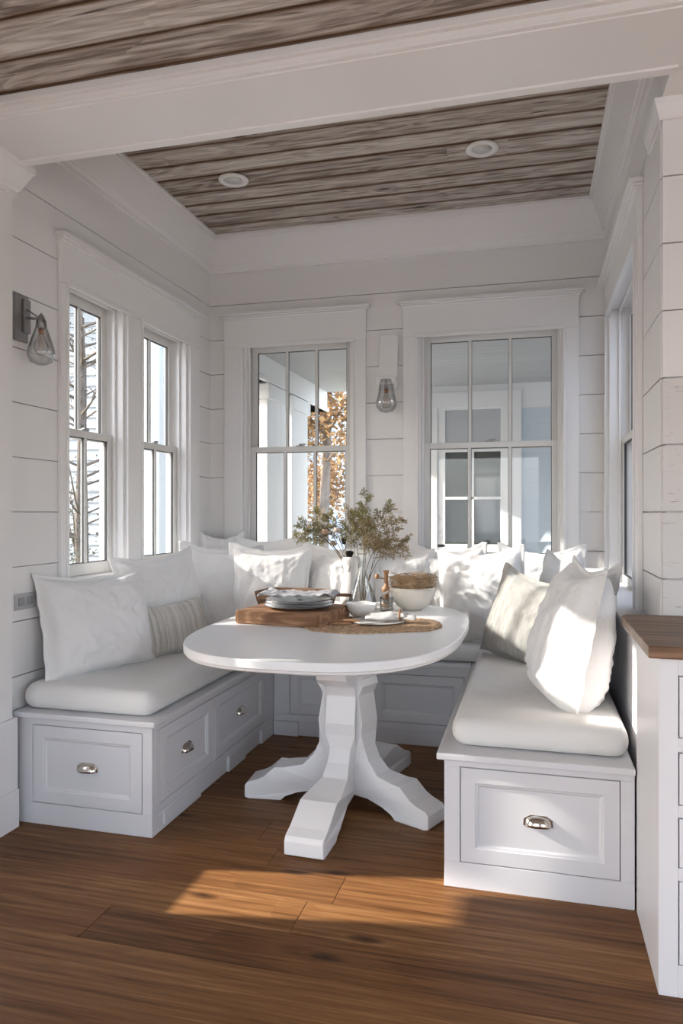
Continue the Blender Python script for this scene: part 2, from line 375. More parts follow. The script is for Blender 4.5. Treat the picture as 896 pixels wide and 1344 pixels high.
bmc = B(); bmr = B()
zs = [0] + [z for z in ZG if z > .95] + [3.16]
for z0, z1 in zip(zs, zs[1:]):
    tgt = bmr if z1 < 1.85 else bmc
    box(tgt, .445, 3.3, 2.75, 2.768, z0+g, z1-g)
for z0, z1 in zip(zs, zs[1:]): box(bmc, .44, .458, 2.7685, 3.0, z0+g, z1-g)
box(bmc, .458, 3.3, 2.768, 3.0, 0, 3.2)
struct(obj('wall_right_column', bmc, WALL), 'shiplap pier at the right edge above the wood counter', 'wall')
struct(obj('trim_9', bmr, ROUGH, bevel=.0015, seg=1), 'rough sawn white boards low on the right pier', 'trim')

# ceilings
def plank(bm, x0, x1, y0, y1, z0, z1, rnd, r):
    fl = bm.faces.layers.float.get('rnd') or bm.faces.layers.float.new('rnd'); vl = bm.verts.layers.float.get('edge') or bm.verts.layers.float.new('edge')
    n = max(2, int((x1-x0)/.12)); e = min(.026, (y1-y0)*.3); rows = [(y0, z1, 1), (y0, z0, 1), (y0+e, z0, 0), (y1-e, z0, 0), (y1, z0, 1), (y1, z1, 1)]; L = []
    for i in range(n+1):
        x = x0+(x1-x0)*i/n; w0, w1 = r.uniform(0, .004), r.uniform(0, .004); lp = []
        for k, (y, z, ed) in enumerate(rows):
            v = bm.verts.new((x, y + (w0 if k < 2 else (-w1 if k > 3 else r.uniform(-.008, .008))), z)); v[vl] = ed; lp.append(v)
        L.append(lp)
    fs = []
    for A, C in zip(L, L[1:]):
        for k in range(5): fs.append(bm.faces.new((A[k], A[k+1], C[k+1], C[k])))
    fs.append(bm.faces.new(L[0])); fs.append(bm.faces.new(L[-1][::-1]))
    for f in fs: f[fl] = rnd
def plank_ceiling(name, x0, x1, y0, y1, z, label, width=.17, off=0):
    bm = B(); y = y0 - off
    while y < y1:
        wv = width*(.85+.3*R.random()); a, b2 = max(y, y0), min(y+wv, y1)
        if b2-a > .01:
            x = x0 - R.random()*1.5
            while x < x1:
                ln = 2.4+R.random()*1.8; xa, xb = max(x, x0), min(x+ln, x1)
                if xb-xa > .02: plank(bm, xa+.001, xb-.001, a+.003, b2-.003, z+R.random()*.004, z+.03, R.random(), R)
                x += ln
        y += wv
    bk = B(); box(bk, x0, x1, y0, y1, z+.0305, z+.05); struct(obj('ceiling_backing', bk, GAPW), 'dark gaps between the ceiling planks', 'ceiling')
    return struct(obj(name, bm, CEILM), label, 'ceiling')
plank_ceiling('ceiling', XL+.09, XR-.09, YC+.08, YB-.12, 3.165, 'weathered grey brown plank ceiling recessed over the nook', off=.04)
plank_ceiling('ceiling_front', -2.3, 3.4, -2.6, 2.262, 2.83, 'weathered plank ceiling in front of the white beam', off=.02)
bm = B(); box(bm, XL-.14, XR+.14, YC-.3, YB+.14, 3.216, 3.3)
struct(obj('ceiling_slab', bm, WALL), 'ceiling deck above the planks', 'ceiling')

# beam across the opening, with edge mouldings
bm = B()
box(bm, -2.3, 3.3, 2.255, YC, 2.77, 3.2); box(bm, .44, 3.3, YC, 2.75, 2.77, 3.2)
box(bm, -2.3, 3.3, 2.235, 2.256, 2.775, 2.83); box(bm, -2.3, 3.3, 2.215, 2.236, 2.80, 2.83)
box(bm, -2.3, .46, YC-.03, YC+.012, 2.762, 2.775)
struct(obj('trim_1', bm, TRIM, bevel=.003), 'wide white boxed beam across the ceiling', 'beam')

# big angled crown round the recessed ceiling
prof = [(0, 2.955), (.016, 2.955), (.018, 2.975), (.026, 2.985), (.03, 3.0), (.036, 3.0), (.098, 3.135), (.104, 3.137), (.106, 3.15), (.118, 3.152), (.118, 3.17), (0, 3.19)]
bm = B(); loops = []
for d, z in prof:
    loops.append([(XL+d, YC+d, z), (XR-d, YC+d, z), (XR-d, YB-d*1.35, z), (XL+d, YB-d*1.35, z)])
loft(bm, loops, False, False)
struct(obj('trim_2', bm, TRIM, bevel=.001, seg=1), 'angled white crown moulding round the recessed ceiling', 'crown moulding')
# capital on left pier and crown on the right column
bm = B(); loops = []
for d, z in [(0, 2.64), (.012, 2.64), (.014, 2.66), (.022, 2.67), (.058, 2.745), (.064, 2.748), (.066, 2.77), (0, 2.77)]:
    loops.append([(-2.3, -2.5, z), (-2.10+d, -2.5, z), (-2.10+d, YC+d, z), (-2.3, YC+d, z)])
loft(bm, loops, False, False)
struct(obj('trim_3', bm, TRIM), 'white crown capital on the left pier', 'crown moulding')
bm = B(); loops = []
for d, z in [(0, 2.70), (.006, 2.70), (.008, 2.71), (.022, 2.75), (.026, 2.77), (0, 2.77)]:
    loops.append([(.44-d, 2.75-d, z), (3.29, 2.75-d, z), (3.29, 3.0, z), (.44-d, 3.0, z)])
loft(bm, loops, False, False)
struct(obj('trim_4', bm, TRIM), 'white crown on the right pier', 'crown moulding')

# ------------------------------------------------------------ windows
def sash(par, w, a0, a1, n0, z0, z1, nm, mun, rail_b=.06, rail_t=.045, stile=.045):
    bm = B(); t = .034
    wb(bm, w, a0, a0+stile, n0, n0+t, z0, z1); wb(bm, w, a1-stile, a1, n0, n0+t, z0, z1)
    wb(bm, w, a0+stile, a1-stile, n0, n0+t, z0, z0+rail_b); wb(bm, w, a0+stile, a1-stile, n0, n0+t, z1-rail_t, z1)
    ga0, ga1, gz0, gz1 = a0+stile, a1-stile, z0+rail_b, z1-rail_t
    for k in range(mun):
        c = ga0 + (ga1-ga0)*(k+1)/(mun+1)
        wb(bm, w, c-.010, c+.010, n0+.004, n0+t-.004, gz0, gz1)
    s = obj(nm, bm, SASH, par, bevel=.003)
    bm = B(); q = .004
    wb(bm, w, ga0, ga0+q, n0+.008, n0+.02, gz0, gz1); wb(bm, w, ga1-q, ga1, n0+.008, n0+.02, gz0, gz1)
    wb(bm, w, ga0, ga1, n0+.008, n0+.02, gz1-q, gz1); wb(bm, w, ga0, ga1, n0+.008, n0+.02, gz0, gz0+q)
    for k in range(mun):
        c = ga0 + (ga1-ga0)*(k+1)/(mun+1)
        wb(bm, w, c-.0125, c-.0098, n0+.012, n0+.02, gz0, gz1); wb(bm, w, c+.0098, c+.0125, n0+.012, n0+.02, gz0, gz1)
    g_ = obj('gasket', bm, GASK, s)
    bm = B(); wb(bm, w, ga0, ga1, n0+.015, n0+.018, gz0, gz1); obj('pane', bm, GLASS2 if w == 'left' else GLASS, s)
    return s
def window(name, w, O, mid, mun, label, depth=.10, n_lo=.055, wd=.14):
    a0, a1, z0, z1 = O; r = empty(name); struct(r, label, 'window')
    bm = B(); j = .018
    wb(bm, w, a0, a0+j, -.004, wd, z0, z1); wb(bm, w, a1-j, a1, -.004, wd, z0, z1); wb(bm, w, a0, a1, -.004, wd, z1-j, z1); wb(bm, w, a0, a1, .0, wd+.02, z0, z0+j)
    # stops
    wb(bm, w, a0+j, a0+j+.014, n_lo-.018, n_lo-.002, z0, z1-j); wb(bm, w, a1-j-.014, a1-j, n_lo-.018, n_lo-.002, z0, z1-j); wb(bm, w, a0+j, a1-j, n_lo-.018, n_lo-.002, z1-j-.014, z1-j)
    obj('jamb', bm, TRIM, r, bevel=.002)
    up = sash(r, w, a0+j+.004, a1-j-.004, n_lo+.038, mid-.02, z1-j-.002, 'upper_sash', mun, rail_b=.035, rail_t=.05)
    lo = sash(r, w, a0+j+.004, a1-j-.004, n_lo, z0+j+.001, mid+.02, 'lower_sash', mun, rail_b=.06, rail_t=.037)
    # latch on meeting rail
    c = (a0+a1)/2; bm = B()
    wb(bm, w, c-.03, c+.03, n_lo+.004, n_lo+.03, mid+.0205, mid+.027); wb(bm, w, c-.008, c+.012, n_lo+.006, n_lo+.026, mid+.027, mid+.036); wb(bm, w, c-.004, c+.04, n_lo+.008, n_lo+.018, mid+.03, mid+.038)
    obj('latch', bm, STEEL, lo, bevel=.002)
    return r
def casing(par, name, w, outer, ops, head=(2.49, 2.64), capz=.03, z0=.93, sill=True):
    """flat casing with a raised back band, frieze head and cap"""
    bm = B(); a0, a1 = outer; t = .02
    edges = [a0] + [e for o in ops for e in (o[0], o[1])] + [a1]
    for k in range(0, len(edges), 2): wb(bm, w, edges[k], edges[k+1], -t, -.0005, z0, head[0]-.0502)
    for o in ops:   # inner bead
        wb(bm, w, o[0]-.012, o[0]+.003, -t-.008, -t+.001, z0, head[0]-.0585); wb(bm, w, o[1]-.003, o[1]+.012, -t-.008, -t+.001, z0, head[0]-.0585)
    wb(bm, w, a0-.0015, a1+.0015, -t-.002, -.0005, head[0]-.05, head[1])
    for o in ops: wb(bm, w, o[0]-.012, o[1]+.012, -t-.010, -t-.001, head[0]-.058, head[0]-.035)
    c = obj(name, bm, TRIM, par, bevel=.002)
    bm = B()
    for k, (e, d, za, zb) in enumerate([(.006, .012, -.012, .0), (.016, .024, .0, .010), (.03, .042, .010, .026)]):
        wb(bm, w, a0-e, a1+e, -t-d, -.0005, head[1]+za, head[1]+zb)
    cp = obj('header_cap', bm, TRIM, par, bevel=.003)
    if sill:
        bm = B(); wb(bm, w, a0-.03, a1+.03, -.06, .03, z0+.02, z0+.05); wb(bm, w, a0, a1, -t, -.0005, z0-.07, z0+.02)
        obj('sill', bm, TRIM, par, bevel=.004)
    return c
w1 = window('window_1', 'left', LO1, 1.715, 1, 'near sash window of the pair on the left wall')
w2 = window('window_2', 'left', LO2, 1.715, 1, 'far sash window of the pair on the left wall')
cs = empty('trim_5'); struct(cs, 'white casing framing the pair of left windows', 'trim')
casing(cs, 'casing', 'left', (2.935, 4.39), [LO1, LO2], head=(2.45, 2.60))
w3 = window('window_3', 'back', BO1, 1.745, 2, 'left sash window in the back wall')
casing(w3, 'casing', 'back', (-2.04, -1.045), [BO1])
w4 = window('window_4', 'back', BO2, 1.745, 2, 'right sash window in the back wall')
casing(w4, 'casing', 'back', (-.80, .275), [BO2])
w5 = window('window_5', 'right', RO, 1.73, 2, 'tall sash window in the right wall seen at a sharp angle', n_lo=.065, wd=.12)
casing(w5, 'casing', 'right', (3.18, 4.575), [RO], head=(2.52, 2.66), z0=.88, sill=False)

# ------------------------------------------------------------ panelled fronts and pulls
def frame_of(origin, ax, nrm):
    """matrix: local x -> ax, local y -> outward normal, z up"""
    ax = Vector(ax); nrm = Vector(nrm)
    return Matrix(((ax.x, nrm.x, 0, origin[0]), (ax.y, nrm.y, 0, origin[1]), (ax.z, nrm.z, 1, origin[2]), (0, 0, 0, 1)))
def panel(bm, x0, x1, z0, z1, t=.02, fr=.055, rec=.010):
    def lp(i, y): return [(x0+i, y, z0+i), (x1-i, y, z0+i), (x1-i, y, z1-i), (x0+i, y, z1-i)]
    loft(bm, [lp(0, -t), lp(0, -.001), lp(.001, 0), lp(fr, 0), lp(fr+.003, -.003), lp(fr+.009, -.004), lp(fr+.014, -rec), lp(fr+.05, -rec)])
def cup_pull(par, M, w=.088, h=.034, d=.026):
    bm = B(); nu, nv = 14, 7
    for off, sgn in ((0, 1),):
        rows = []
        for j in range(nv+1):
            ph = PI/2*j/nv            # 0 bottom lip front .. top at wall
            row = []
            for i in range(nu+1):
                th = PI*i/nu
                x = -w/2*math.cos(th); s = math.sin(th)**.6
                row.append(Vector((x, d*s*math.cos(ph), -h*.45 + h*s*math.sin(ph))))
            rows.append(row)
        V = [[bm.verts.new(p) for p in r] for r in rows]
        for a, b in zip(V, V[1:]):
            for i in range(nu): 
                try: bm.faces.new((a[i], a[i+1], b[i+1], b[i]))
                except ValueError: pass
    bmesh.ops.remove_doubles(bm, verts=bm.verts, dist=.0004)
    o = obj('cup_pull', bm, CHROME, par, smooth=True, M=M)
    s = o.modifiers.new('sol', 'SOLIDIFY'); s.thickness = .0022
    bm = B(); pts = [(-w/2-.006, -.002-h*.45), (w/2+.006, -.002-h*.45), (w/2+.004, h*.2), (w*.3, h*.6), (-w*.3, h*.6), (-w/2-.004, h*.2)]
    prism(bm, [(x, z) for x, z in pts], Matrix(((1, 0, 0, 0), (0, 0, .0025, 0), (0, 1, 0, 0), (0, 0, 0, 1))))
    obj('backplate', bm, CHROME, o, bevel=.0006, seg=1)
    return o
def fronts(par, origin, ax, nrm, width, z0, z1, cuts, zc, part='drawer', pull=True, fr=.05, body_t=.022, base=None):
    """face frame with inset fronts; cuts: list of (x0,x1); zc=(za,zb)"""
    M = frame_of(origin, ax, nrm)
    bm = B(); t = body_t; e = [0] + [c for q in cuts for c in q] + [width]
    for k in range(0, len(e), 2): box(bm, e[k], e[k+1], -t, 0, zc[0], zc[1])
    box(bm, 0, width, -t, 0, z0, zc[0]); box(bm, 0, width, -t, 0, zc[1], z1)
    obj('face_frame', bm, CAB, par, bevel=.0015, M=M, seg=1)
    bm = B(); box(bm, .01, width-.01, -t-.004, -t-.001, z0+.01, z1-.01); obj('reveal', bm, DARK, par, M=M)
    for (a, b) in cuts:
        bm = B(); g = .0028; panel(bm, a+g, b-g, zc[0]+g, zc[1]-g, fr=fr)
        d = obj(part, bm, CAB, par, M=M, bevel=.0008, seg=1)
        if pull: cup_pull(d, Matrix.Translation(((a+b)/2, -.0105+.0006, (zc[0]+zc[1])/2)))

ZS = .475
# ---- left bench
lb = empty('storage_bench', (-1.8, 3.3, 0)); tag(lb, 'white storage bench along the left windows with drawers under its seat', 'bench', 'built-in bench seats')
Mi = Matrix.Translation((1.8, -3.3, 0))
def child(o): o.matrix_basis = Mi @ o.matrix_basis; return o
_obj = obj
def in_parent(par, off):
    """shift world-space parts of a thing whose Empty stands at off"""
    for c in par.children:
        c.matrix_basis = Matrix.Translation((-off[0], -off[1], -off[2])) @ c.matrix_basis
bm = B(); box(bm, XL+.002, -1.512, 2.657, 4.595, .0, ZS-.026); obj('carcass', bm, CAB, lb)
bm = B(); box(bm, XL+.0205, -1.462, 2.605, 4.596, ZS-.024, ZS); obj('seat_top', bm, CAB, lb, bevel=.005)
fronts(lb, (XL+.035, 2.63, 0), (1, 0, 0), (0, -1, 0), .63, 0, ZS-.0245, [(.065, .585)], (.09, .42))
fronts(lb, (-1.485, 2.6525, 0), (0, 1, 0), (1, 0, 0), 1.396, .085, ZS-.0245, [(.043, .553), (.578, 1.248)], (.115, .425))
bm = B(); box(bm, -1.51, -1.485, 2.6525, 3.08, 0, .084); box(bm, -1.51, -1.485, 3.40, 3.62, 0, .084); box(bm, -1.52, -1.5, 3.05, 4.04, 0, .084); box(bm, -1.51, -1.485, 3.86, 4.045, 0, .084)
box(bm, -1.486, -1.478, 2.72, 3.02, .02, .07)
obj('plinth', bm, CAB, lb, bevel=.003)
in_parent(lb, (-1.8, 3.3, 0))
# ---- right bench
rb = empty('storage_bench', (.02, 3.3, 0)); tag(rb, 'white storage bench on the right with one wide drawer in its end', 'bench', 'built-in bench seats')
bm = B(); box(bm, -.273, .326, 2.587, 4.595, 0, ZS-.026); obj('carcass', bm, CAB, rb)
bm = B(); box(bm, -.325, .329, 2.535, 4.596, ZS-.024, ZS); obj('seat_top', bm, CAB, rb, bevel=.005)
fronts(rb, (-.30, 2.56, 0), (1, 0, 0), (0, -1, 0), .629, 0, ZS-.0245, [(.055, .585)], (.09, .425))
fronts(rb, (-.30, 4.045, 0), (0, -1, 0), (-1, 0, 0), 1.462, 0, ZS-.0245, [(.12, .72), (.76, 1.40)], (.115, .425), pull=False)
in_parent(rb, (.02, 3.3, 0))
# ---- back bench
bb = empty('storage_bench', (-.9, 4.3, 0)); tag(bb, 'white storage bench under the back windows joining the two side benches', 'bench', 'built-in bench seats')
bm = B(); box(bm, -1.508, -.276, 4.077, 4.595, 0, ZS-.026); obj('carcass', bm, CAB, bb)
bm = B(); box(bm, -1.461, -.326, 4.025, 4.596, ZS-.024, ZS); obj('seat_top', bm, CAB, bb, bevel=.005)
fronts(bb, (-1.484, 4.05, 0), (1, 0, 0), (0, -1, 0), 1.183, .085, ZS-.0245, [(.10, .56), (.60, 1.12)], (.125, .40), pull=False)
bm = B(); box(bm, -1.48, -.31, 4.058, 4.08, 0, .084); box(bm, -1.483, -1.33, 4.038, 4.06, 0, .084); obj('plinth', bm, CAB, bb, bevel=.003)
in_parent(bb, (-.9, 4.3, 0))

# wainscot and ledge behind the right bench
rw = empty('trim_6', (.34, 3.6, 0)); struct(rw, 'white panelled half wall behind the right bench with a flat ledge', 'wainscot')
bm = B(); box(bm, .352, .43, 2.57, 4.598, 0, .885); obj('half_wall', bm, CAB, rw)
M = frame_of((.352, 4.598, 0), (0, -1, 0), (-1, 0, 0))
bm = B()
for a, b in ((.02, .66), (.66, 1.32), (1.32, 2.02)): panel(bm, a, b, ZS+.005, .882, t=.001, fr=.07, rec=.008)
obj('panel', bm, CAB, rw, M=Matrix.Translation((-.001, 0, 0)) @ M)
bm = B(); box(bm, .33, .555, 2.755, 4.5, .885, .912); obj('ledge', bm, CAB, rw, bevel=.004)
in_parent(rw, (.34, 3.6, 0))

# ------------------------------------------------------------ counter cabinet at the right edge
cb = empty('base_cabinet', (.9, 2.4, 0)); tag(cb, 'white base cabinet with a stack of drawers at the right edge', 'cabinet')
bm = B(); box(bm, .334, 1.3, 2.16, 2.559, 0, .922); box(bm, .44, 1.3, 2.56, 2.746, 0, .922); obj('carcass', bm, CAB, cb, bevel=.0015)
M = frame_of((.334, 2.13, 0), (1, 0, 0), (0, -1, 0)); bm = B()
zc = [(.088, .317), (.352, .489), (.522, .667), (.705, .875)]
box(bm, 0, .05, -.03, 0, 0, .922); box(bm, .60, .966, -.03, 0, 0, .922)
zz = [0] + [z for q in zc for z in q] + [.922]
for k in range(0, len(zz), 2): box(bm, .05, .60, -.03, 0, zz[k], zz[k+1])
obj('face_frame', bm, CAB, cb, M=M, bevel=.0015, seg=1)
for a, b in zc:
    bm = B(); panel(bm, .053, .597, a+.003, b-.003, fr=.03); d = obj('drawer', bm, CAB, cb, M=M)
    cup_pull(d, Matrix.Translation((.325, -.0099, (a+b)/2)))
bm = B(); box(bm, .374, .94, 2.161-.008, 2.161-.004, .03, .9); obj('reveal', bm, DARK, cb)
in_parent(cb, (.9, 2.4, 0))
bm = B()
prism(bm, [(.305, 2.105), (1.3, 2.105), (1.3, 2.746), (.345, 2.746), (.318, 2.735), (.305, 2.705)], Matrix.Translation((0, 0, .923)) @ Matrix.Diagonal((1, 1, .034, 1)))
tag(obj('countertop', bm, COUNT, bevel=.004), 'brown wooden countertop slab on the cabinet at the right edge', 'countertop')

# ------------------------------------------------------------ table
tb = empty('pedestal_table', (-.82, 3.22, 0)); tag(tb, 'white oval pedestal dining table in the middle of the nook', 'table')
def sup(a, b, n, k, z, cx, cy):
    pts = []
    for i in range(k):
        t = 2*PI*i/k; c, s = math.cos(t), math.sin(t)
        pts.append((cx+a*abs(c)**(2/n)*(1 if c > 0 else -1), cy+b*abs(s)**(2/n)*(1 if s > 0 else -1), z))
    return pts
bm = B(); cx, cy = -.895+.82, 3.36-3.22
loft(bm, [sup(a, b, 2.75, 110, z, cx, cy) for a, b, z in ((.50, .79, .731), (.584, .879, .731), (.592, .887, .736), (.594, .889, .744), (.60, .895, .748), (.60, .895, .776), (.597, .892, .78))])
obj('tabletop', bm, TABLE, tb, smooth=False, bevel=.001, seg=1)
bm = B(); loft(bm, [sup(a, b, 2.7, 72, z, cx, cy) for a, b, z in ((.46, .74, .70), (.46, .74, .7305))])
obj('apron', bm, TABLE, tb)
def leg_profile(L, br):
    # (radial distance, z), outer edge from top to foot then underside back
    return [(0, .70), (br, .70), (br, .655), (br-.03, .64), (br-.05, .60), (br-.09, .575), (.13, .545), (.105, .50), (.115, .44), (.125, .38), (.12, .33), (.125, .27), (.15, .215), (.20, .165),
            (L*.62, .15), (L*.70, .15), (L-.09, .105), (L-.06, .09), (L-.012, .075), (L, .06), (L, .006), (L-.02, 0), (L-.17, 0), (L-.19, .018), (L-.24, .035), (.14, .05), (0, .05)]
for ang, L, br, wd in ((-92, .60, .30, .16), (-23, .47, .21, .14), (76, .56, .25, .15), (185, .47, .21, .14)):
    a = math.radians(ang); bm = B()
    P = leg_profile(L, br)
    def wf(x, z): return wd/2*(.62 + .38*min(1, max(0, (x-.14)/.2))) if z < .3 else wd/2*.86
    lo = [bm.verts.new((x, -wf(x, z), z)) for x, z in P]; hi = [bm.verts.new((x, wf(x, z), z)) for x, z in P]
    n = len(P)
    for tri in tessellate_polygon([[Vector((x, z, 0)) for x, z in P]]):
        bm.faces.new([lo[q] for q in tri]); bm.faces.new([hi[q] for q in tri])
    for i in range(n): bm.faces.new((lo[i], lo[(i+1) % n], hi[(i+1) % n], hi[i]))
    obj('leg', bm, TABLE, tb, bevel=.006, M=Matrix.Rotation(a, 4, 'Z'))
bm = B(); box(bm, -.058, .058, -.058, .058, .04, .70); obj('post', bm, TABLE, tb, bevel=.006, M=Matrix.Rotation(math.radians(40), 4, 'Z'))

# ------------------------------------------------------------ seat cushions
def seat_cushion(name, poly, z, t, label, mt, seed, rx=.05):
    """soft slab over a rectangle (x0,x1,y0,y1)"""
    x0, x1, y0, y1 = poly; nx, ny = max(8, int((x1-x0)/.03)), max(8, int((y1-y0)/.03)); bm = B()
    cx, cy = (x0+x1)/2, (y0+y1)/2; hx, hy = (x1-x0)/2, (y1-y0)/2
    def P(u, v, sgn):
        # rounded-corner square map
        X, Y = u*hx, v*hy
        r = .06; ax, ay = abs(X)-(hx-r), abs(Y)-(hy-r)
        if ax > 0 and ay > 0:
            l = max(ax, ay) / max(1e-6, math.hypot(ax, ay)); X = math.copysign(hx-r+ax*l, X); Y = math.copysign(hy-r+ay*l, Y)
        e = min(1-abs(u), 1)*hx; e2 = (1-abs(v))*hy; d = min(e, e2)
        k = min(1, d/.035); th = (1-(1-k)**2)**.5
        nz = noise.noise(Vector((X*3+seed, Y*3, sgn*3)))*.009 + noise.noise(Vector((X*9+seed, Y*9, sgn*5)))*.003
        zz = sgn*t/2*(.5 + .5*th) if k < 1 else sgn*t/2
        if sgn > 0: zz += nz*th + .006*th*(1-abs(u)**3)*(1-abs(v)**3)
        bul = .008*(1-th)
        return Vector((X, Y, t/2+zz))
    grid = {}
    for sgn in (1, -1):
        for i in range(nx+1):
            for j in range(ny+1):
                u = -1+2*i/nx; v = -1+2*j/ny
                u = math.copysign(abs(u)**.8, u); v = math.copysign(abs(v)**.85, v)
                grid[sgn, i, j] = bm.verts.new(P(u, v, sgn))
    for sgn in (1, -1):
        for i in range(nx):
            for j in range(ny): bm.faces.new([grid[sgn, a, b] for a, b in ((i, j), (i+1, j), (i+1, j+1), (i, j+1))])
    edge = [(i, 0) for i in range(nx)] + [(nx, j) for j in range(ny)] + [(i, ny) for i in range(nx, 0, -1)] + [(0, j) for j in range(ny, 0, -1)]
    for k in range(len(edge)):
        p, q = edge[k], edge[(k+1) % len(edge)]
        bm.faces.new((grid[1, *p], grid[1, *q], grid[-1, *q], grid[-1, *p]))
    o = obj(name, bm, mt, smooth=True, sub=1, M=Matrix.Translation((cx, cy, z)))
    return tag(o, label, 'cushion', 'bench seat cushions')
ZC = ZS + .105
seat_cushion('seat_cushion', (-2.125, -1.50, 2.64, 4.05), ZS+.001, .105, 'off-white seat cushion on the left bench under the striped lumbar pillow', SEATF, 1)
seat_cushion('seat_cushion', (-.285, .325, 2.61, 4.05), ZS+.001, .10, 'off-white seat cushion on the right bench beneath the big white pillow', SEATF, 5)
seat_cushion('seat_cushion', (-2.12, .32, 4.07, 4.575), ZS+.001, .10, 'off-white seat cushion along the back bench behind the table', SEATF, 9)

# ------------------------------------------------------------ pillows
def pillow(label, loc, w, h, t, yaw, lean, roll=0, seed=0, m=None, flange=.02, pin=.05, sag=.18, wr=1.0, name='throw_pillow', flop=0, full=.40, cat='pillow', grp='pillows piled on the bench seats'):
    N = 44; m = m or LINEN; bm = B(); mx = 1 + flange/(w/2)
    def coord(k):
        s = -1 + 2*k/N; return s
    fr = 3   # rings of flange
    U = [-mx + (mx-1)*i/fr for i in range(fr)] + [-1+2*i/N for i in range(N+1)] + [1 + (mx-1)*(i+1)/fr for i in range(fr)]
    n = len(U)
    def P(u, v, sg):
        cu, cv = max(-1, min(1, u)), max(-1, min(1, v))
        x = w/2*u*(1-pin*(1-cv*cv)*abs(cu)**3); y = h/2*v*(1-pin*(1-cu*cu)*abs(cv)**3)
        k = max(0, (1-cu*cu))*max(0, (1-cv*cv))
        z = t/2*k**full
        q = Vector((cu*2.2+seed*3.1, cv*2.2, sg*2.7+seed))
        # tension folds fanning from the corners, ridged
        f = 0
        for sx, sy in ((-1, -1), (1, -1), (-1, 1), (1, 1)):
            dx, dy = cu-sx, cv-sy; r = math.hypot(dx, dy); a = math.atan2(dy, dx)
            f += math.exp(-r*1.4)*(1-min(1, abs(noise.noise(Vector((a*6.0+seed, r*.7, sx+2*sy+sg)))*2.6)))**1.6*1.3
        big = noise.noise(q)*.9
        rid = .75*(1-min(1, abs(noise.noise(Vector((cu*3.4+cv*1.4+seed, cv*1.3-cu, 7+sg)))*2.6)))**1.7*1.4 + (1-min(1, abs(noise.noise(Vector((cu*7+seed*2, cv*2.2+cu, 3+sg)))*2.6)))**1.7*.6
        fine = noise.noise(Vector((cu*9+seed, cv*9, sg)))*.35
        z += wr*t*(.065*f + .07*big + .030*rid + .02*fine)*min(1, k*5)
        z *= 1 - sag*cv*.9
        z = z*(.9 if sg < 0 else 1)
        zz = sg*z
        if abs(u) > 1 or abs(v) > 1 or k <= 1e-6:
            ph = (u*7+v*5+seed)
            zz = sg*.0015 + noise.noise(Vector((u*5+seed, v*5, 3.3)))*.008*min(1, (max(abs(u), abs(v))-1)/(mx-1)+.25)
        # top edge slumps
        y -= .03*(1-cu*cu)*max(0, cv)*wr + 0
        x += noise.noise(Vector((v*3+seed, 1, u)))*.008
        y += noise.noise(Vector((u*3+seed, 4, v)))*.008
        zz += flop*max(0, cv)**2*abs(cu)
        return Vector((x, -zz, y + h/2))
    G = {}
    for sg in (1, -1):
        for i in range(n):
            for j in range(n): G[sg, i, j] = bm.verts.new(P(U[i], U[j], sg))
    for sg in (1, -1):
        for i in range(n-1):
            for j in range(n-1):
                q = [G[sg, a, b] for a, b in ((i, j), (i+1, j), (i+1, j+1), (i, j+1))]
                bm.faces.new(q)
    e = n-1; edge = [(i, 0) for i in range(e)] + [(e, j) for j in range(e)] + [(i, e) for i in range(e, 0, -1)] + [(0, j) for j in range(e, 0, -1)]
    for k in range(len(edge)):
        p, q = edge[k], edge[(k+1) % len(edge)]
        bm.faces.new((G[1, *p], G[1, *q], G[-1, *q], G[-1, *p]))
    M = Matrix.Translation(loc) @ Matrix.Rotation(math.radians(yaw), 4, 'Z') @ Matrix.Rotation(-math.radians(lean), 4, 'X') @ Matrix.Translation((0, 0, h/2)) @ Matrix.Rotation(math.radians(roll), 4, 'Y') @ Matrix.Translation((0, 0, -h/2))
    o = obj(name, bm, m, smooth=True, M=M)
    return tag(o, label, cat, grp)
ZP = ZC - .005
pillow('largest white linen pillow at the near end of the left bench', (-1.93, 2.98, ZP), .56, .47, .22, 68, 13, seed=1, flange=.018)
pillow('white linen pillow behind the striped lumbar pillow', (-1.94, 3.60, ZP), .60, .52, .18, 76, 10, seed=2, roll=-3)
pillow('oblong beige striped lumbar pillow on the left bench', (-1.80, 3.40, ZP), .52, .30, .13, 66, 16, seed=3, m=GREYST, flange=0.004, name='lumbar_pillow')
pillow('white flanged pillow in the left corner with one raised ear', (-1.85, 4.17, ZP), .50, .53, .15, 42, 12, seed=4, roll=4, flange=.03)
pillow('small white pillow peeking out high in the left corner', (-1.99, 4.43, ZP), .26, .57, .07, 25, 4, seed=5, flange=.02)
pillow('white pillow facing the table left of the plates', (-1.60, 4.22, ZP), .48, .52, .15, 8, 10, seed=6, roll=2, flange=.03)
pillow('white pillow half hidden behind the one left of the plates', (-1.64, 4.45, ZP), .44, .56, .09, 4, 5, seed=7, flange=.03, roll=-4)
pillow('creased white pillow below the left back window', (-1.17, 4.34, ZP), .46, .54, .16, -3, 11, seed=8, flange=.03, roll=-2, wr=1.5)
pillow('white pillow behind the ceramic bottle and glass vase', (-.80, 4.40, ZP), .40, .50, .13, 4, 9, seed=9, flange=.02, wr=1.3)
pillow('crumpled white pillow behind the twig nest bowl', (-.52, 4.44, ZP), .44, .53, .11, -4, 8, seed=10, flange=.03, wr=1.8)
pillow('big white pillow right of the nest bowl below the right back window', (-.30, 4.19, ZP), .48, .52, .18, -16, 12, seed=11, flange=.025, roll=-6)
pillow('white pillow with frayed top edge in the right corner', (.04, 4.42, ZP), .46, .53, .15, -8, 10, seed=12, flange=.03, wr=1.6)
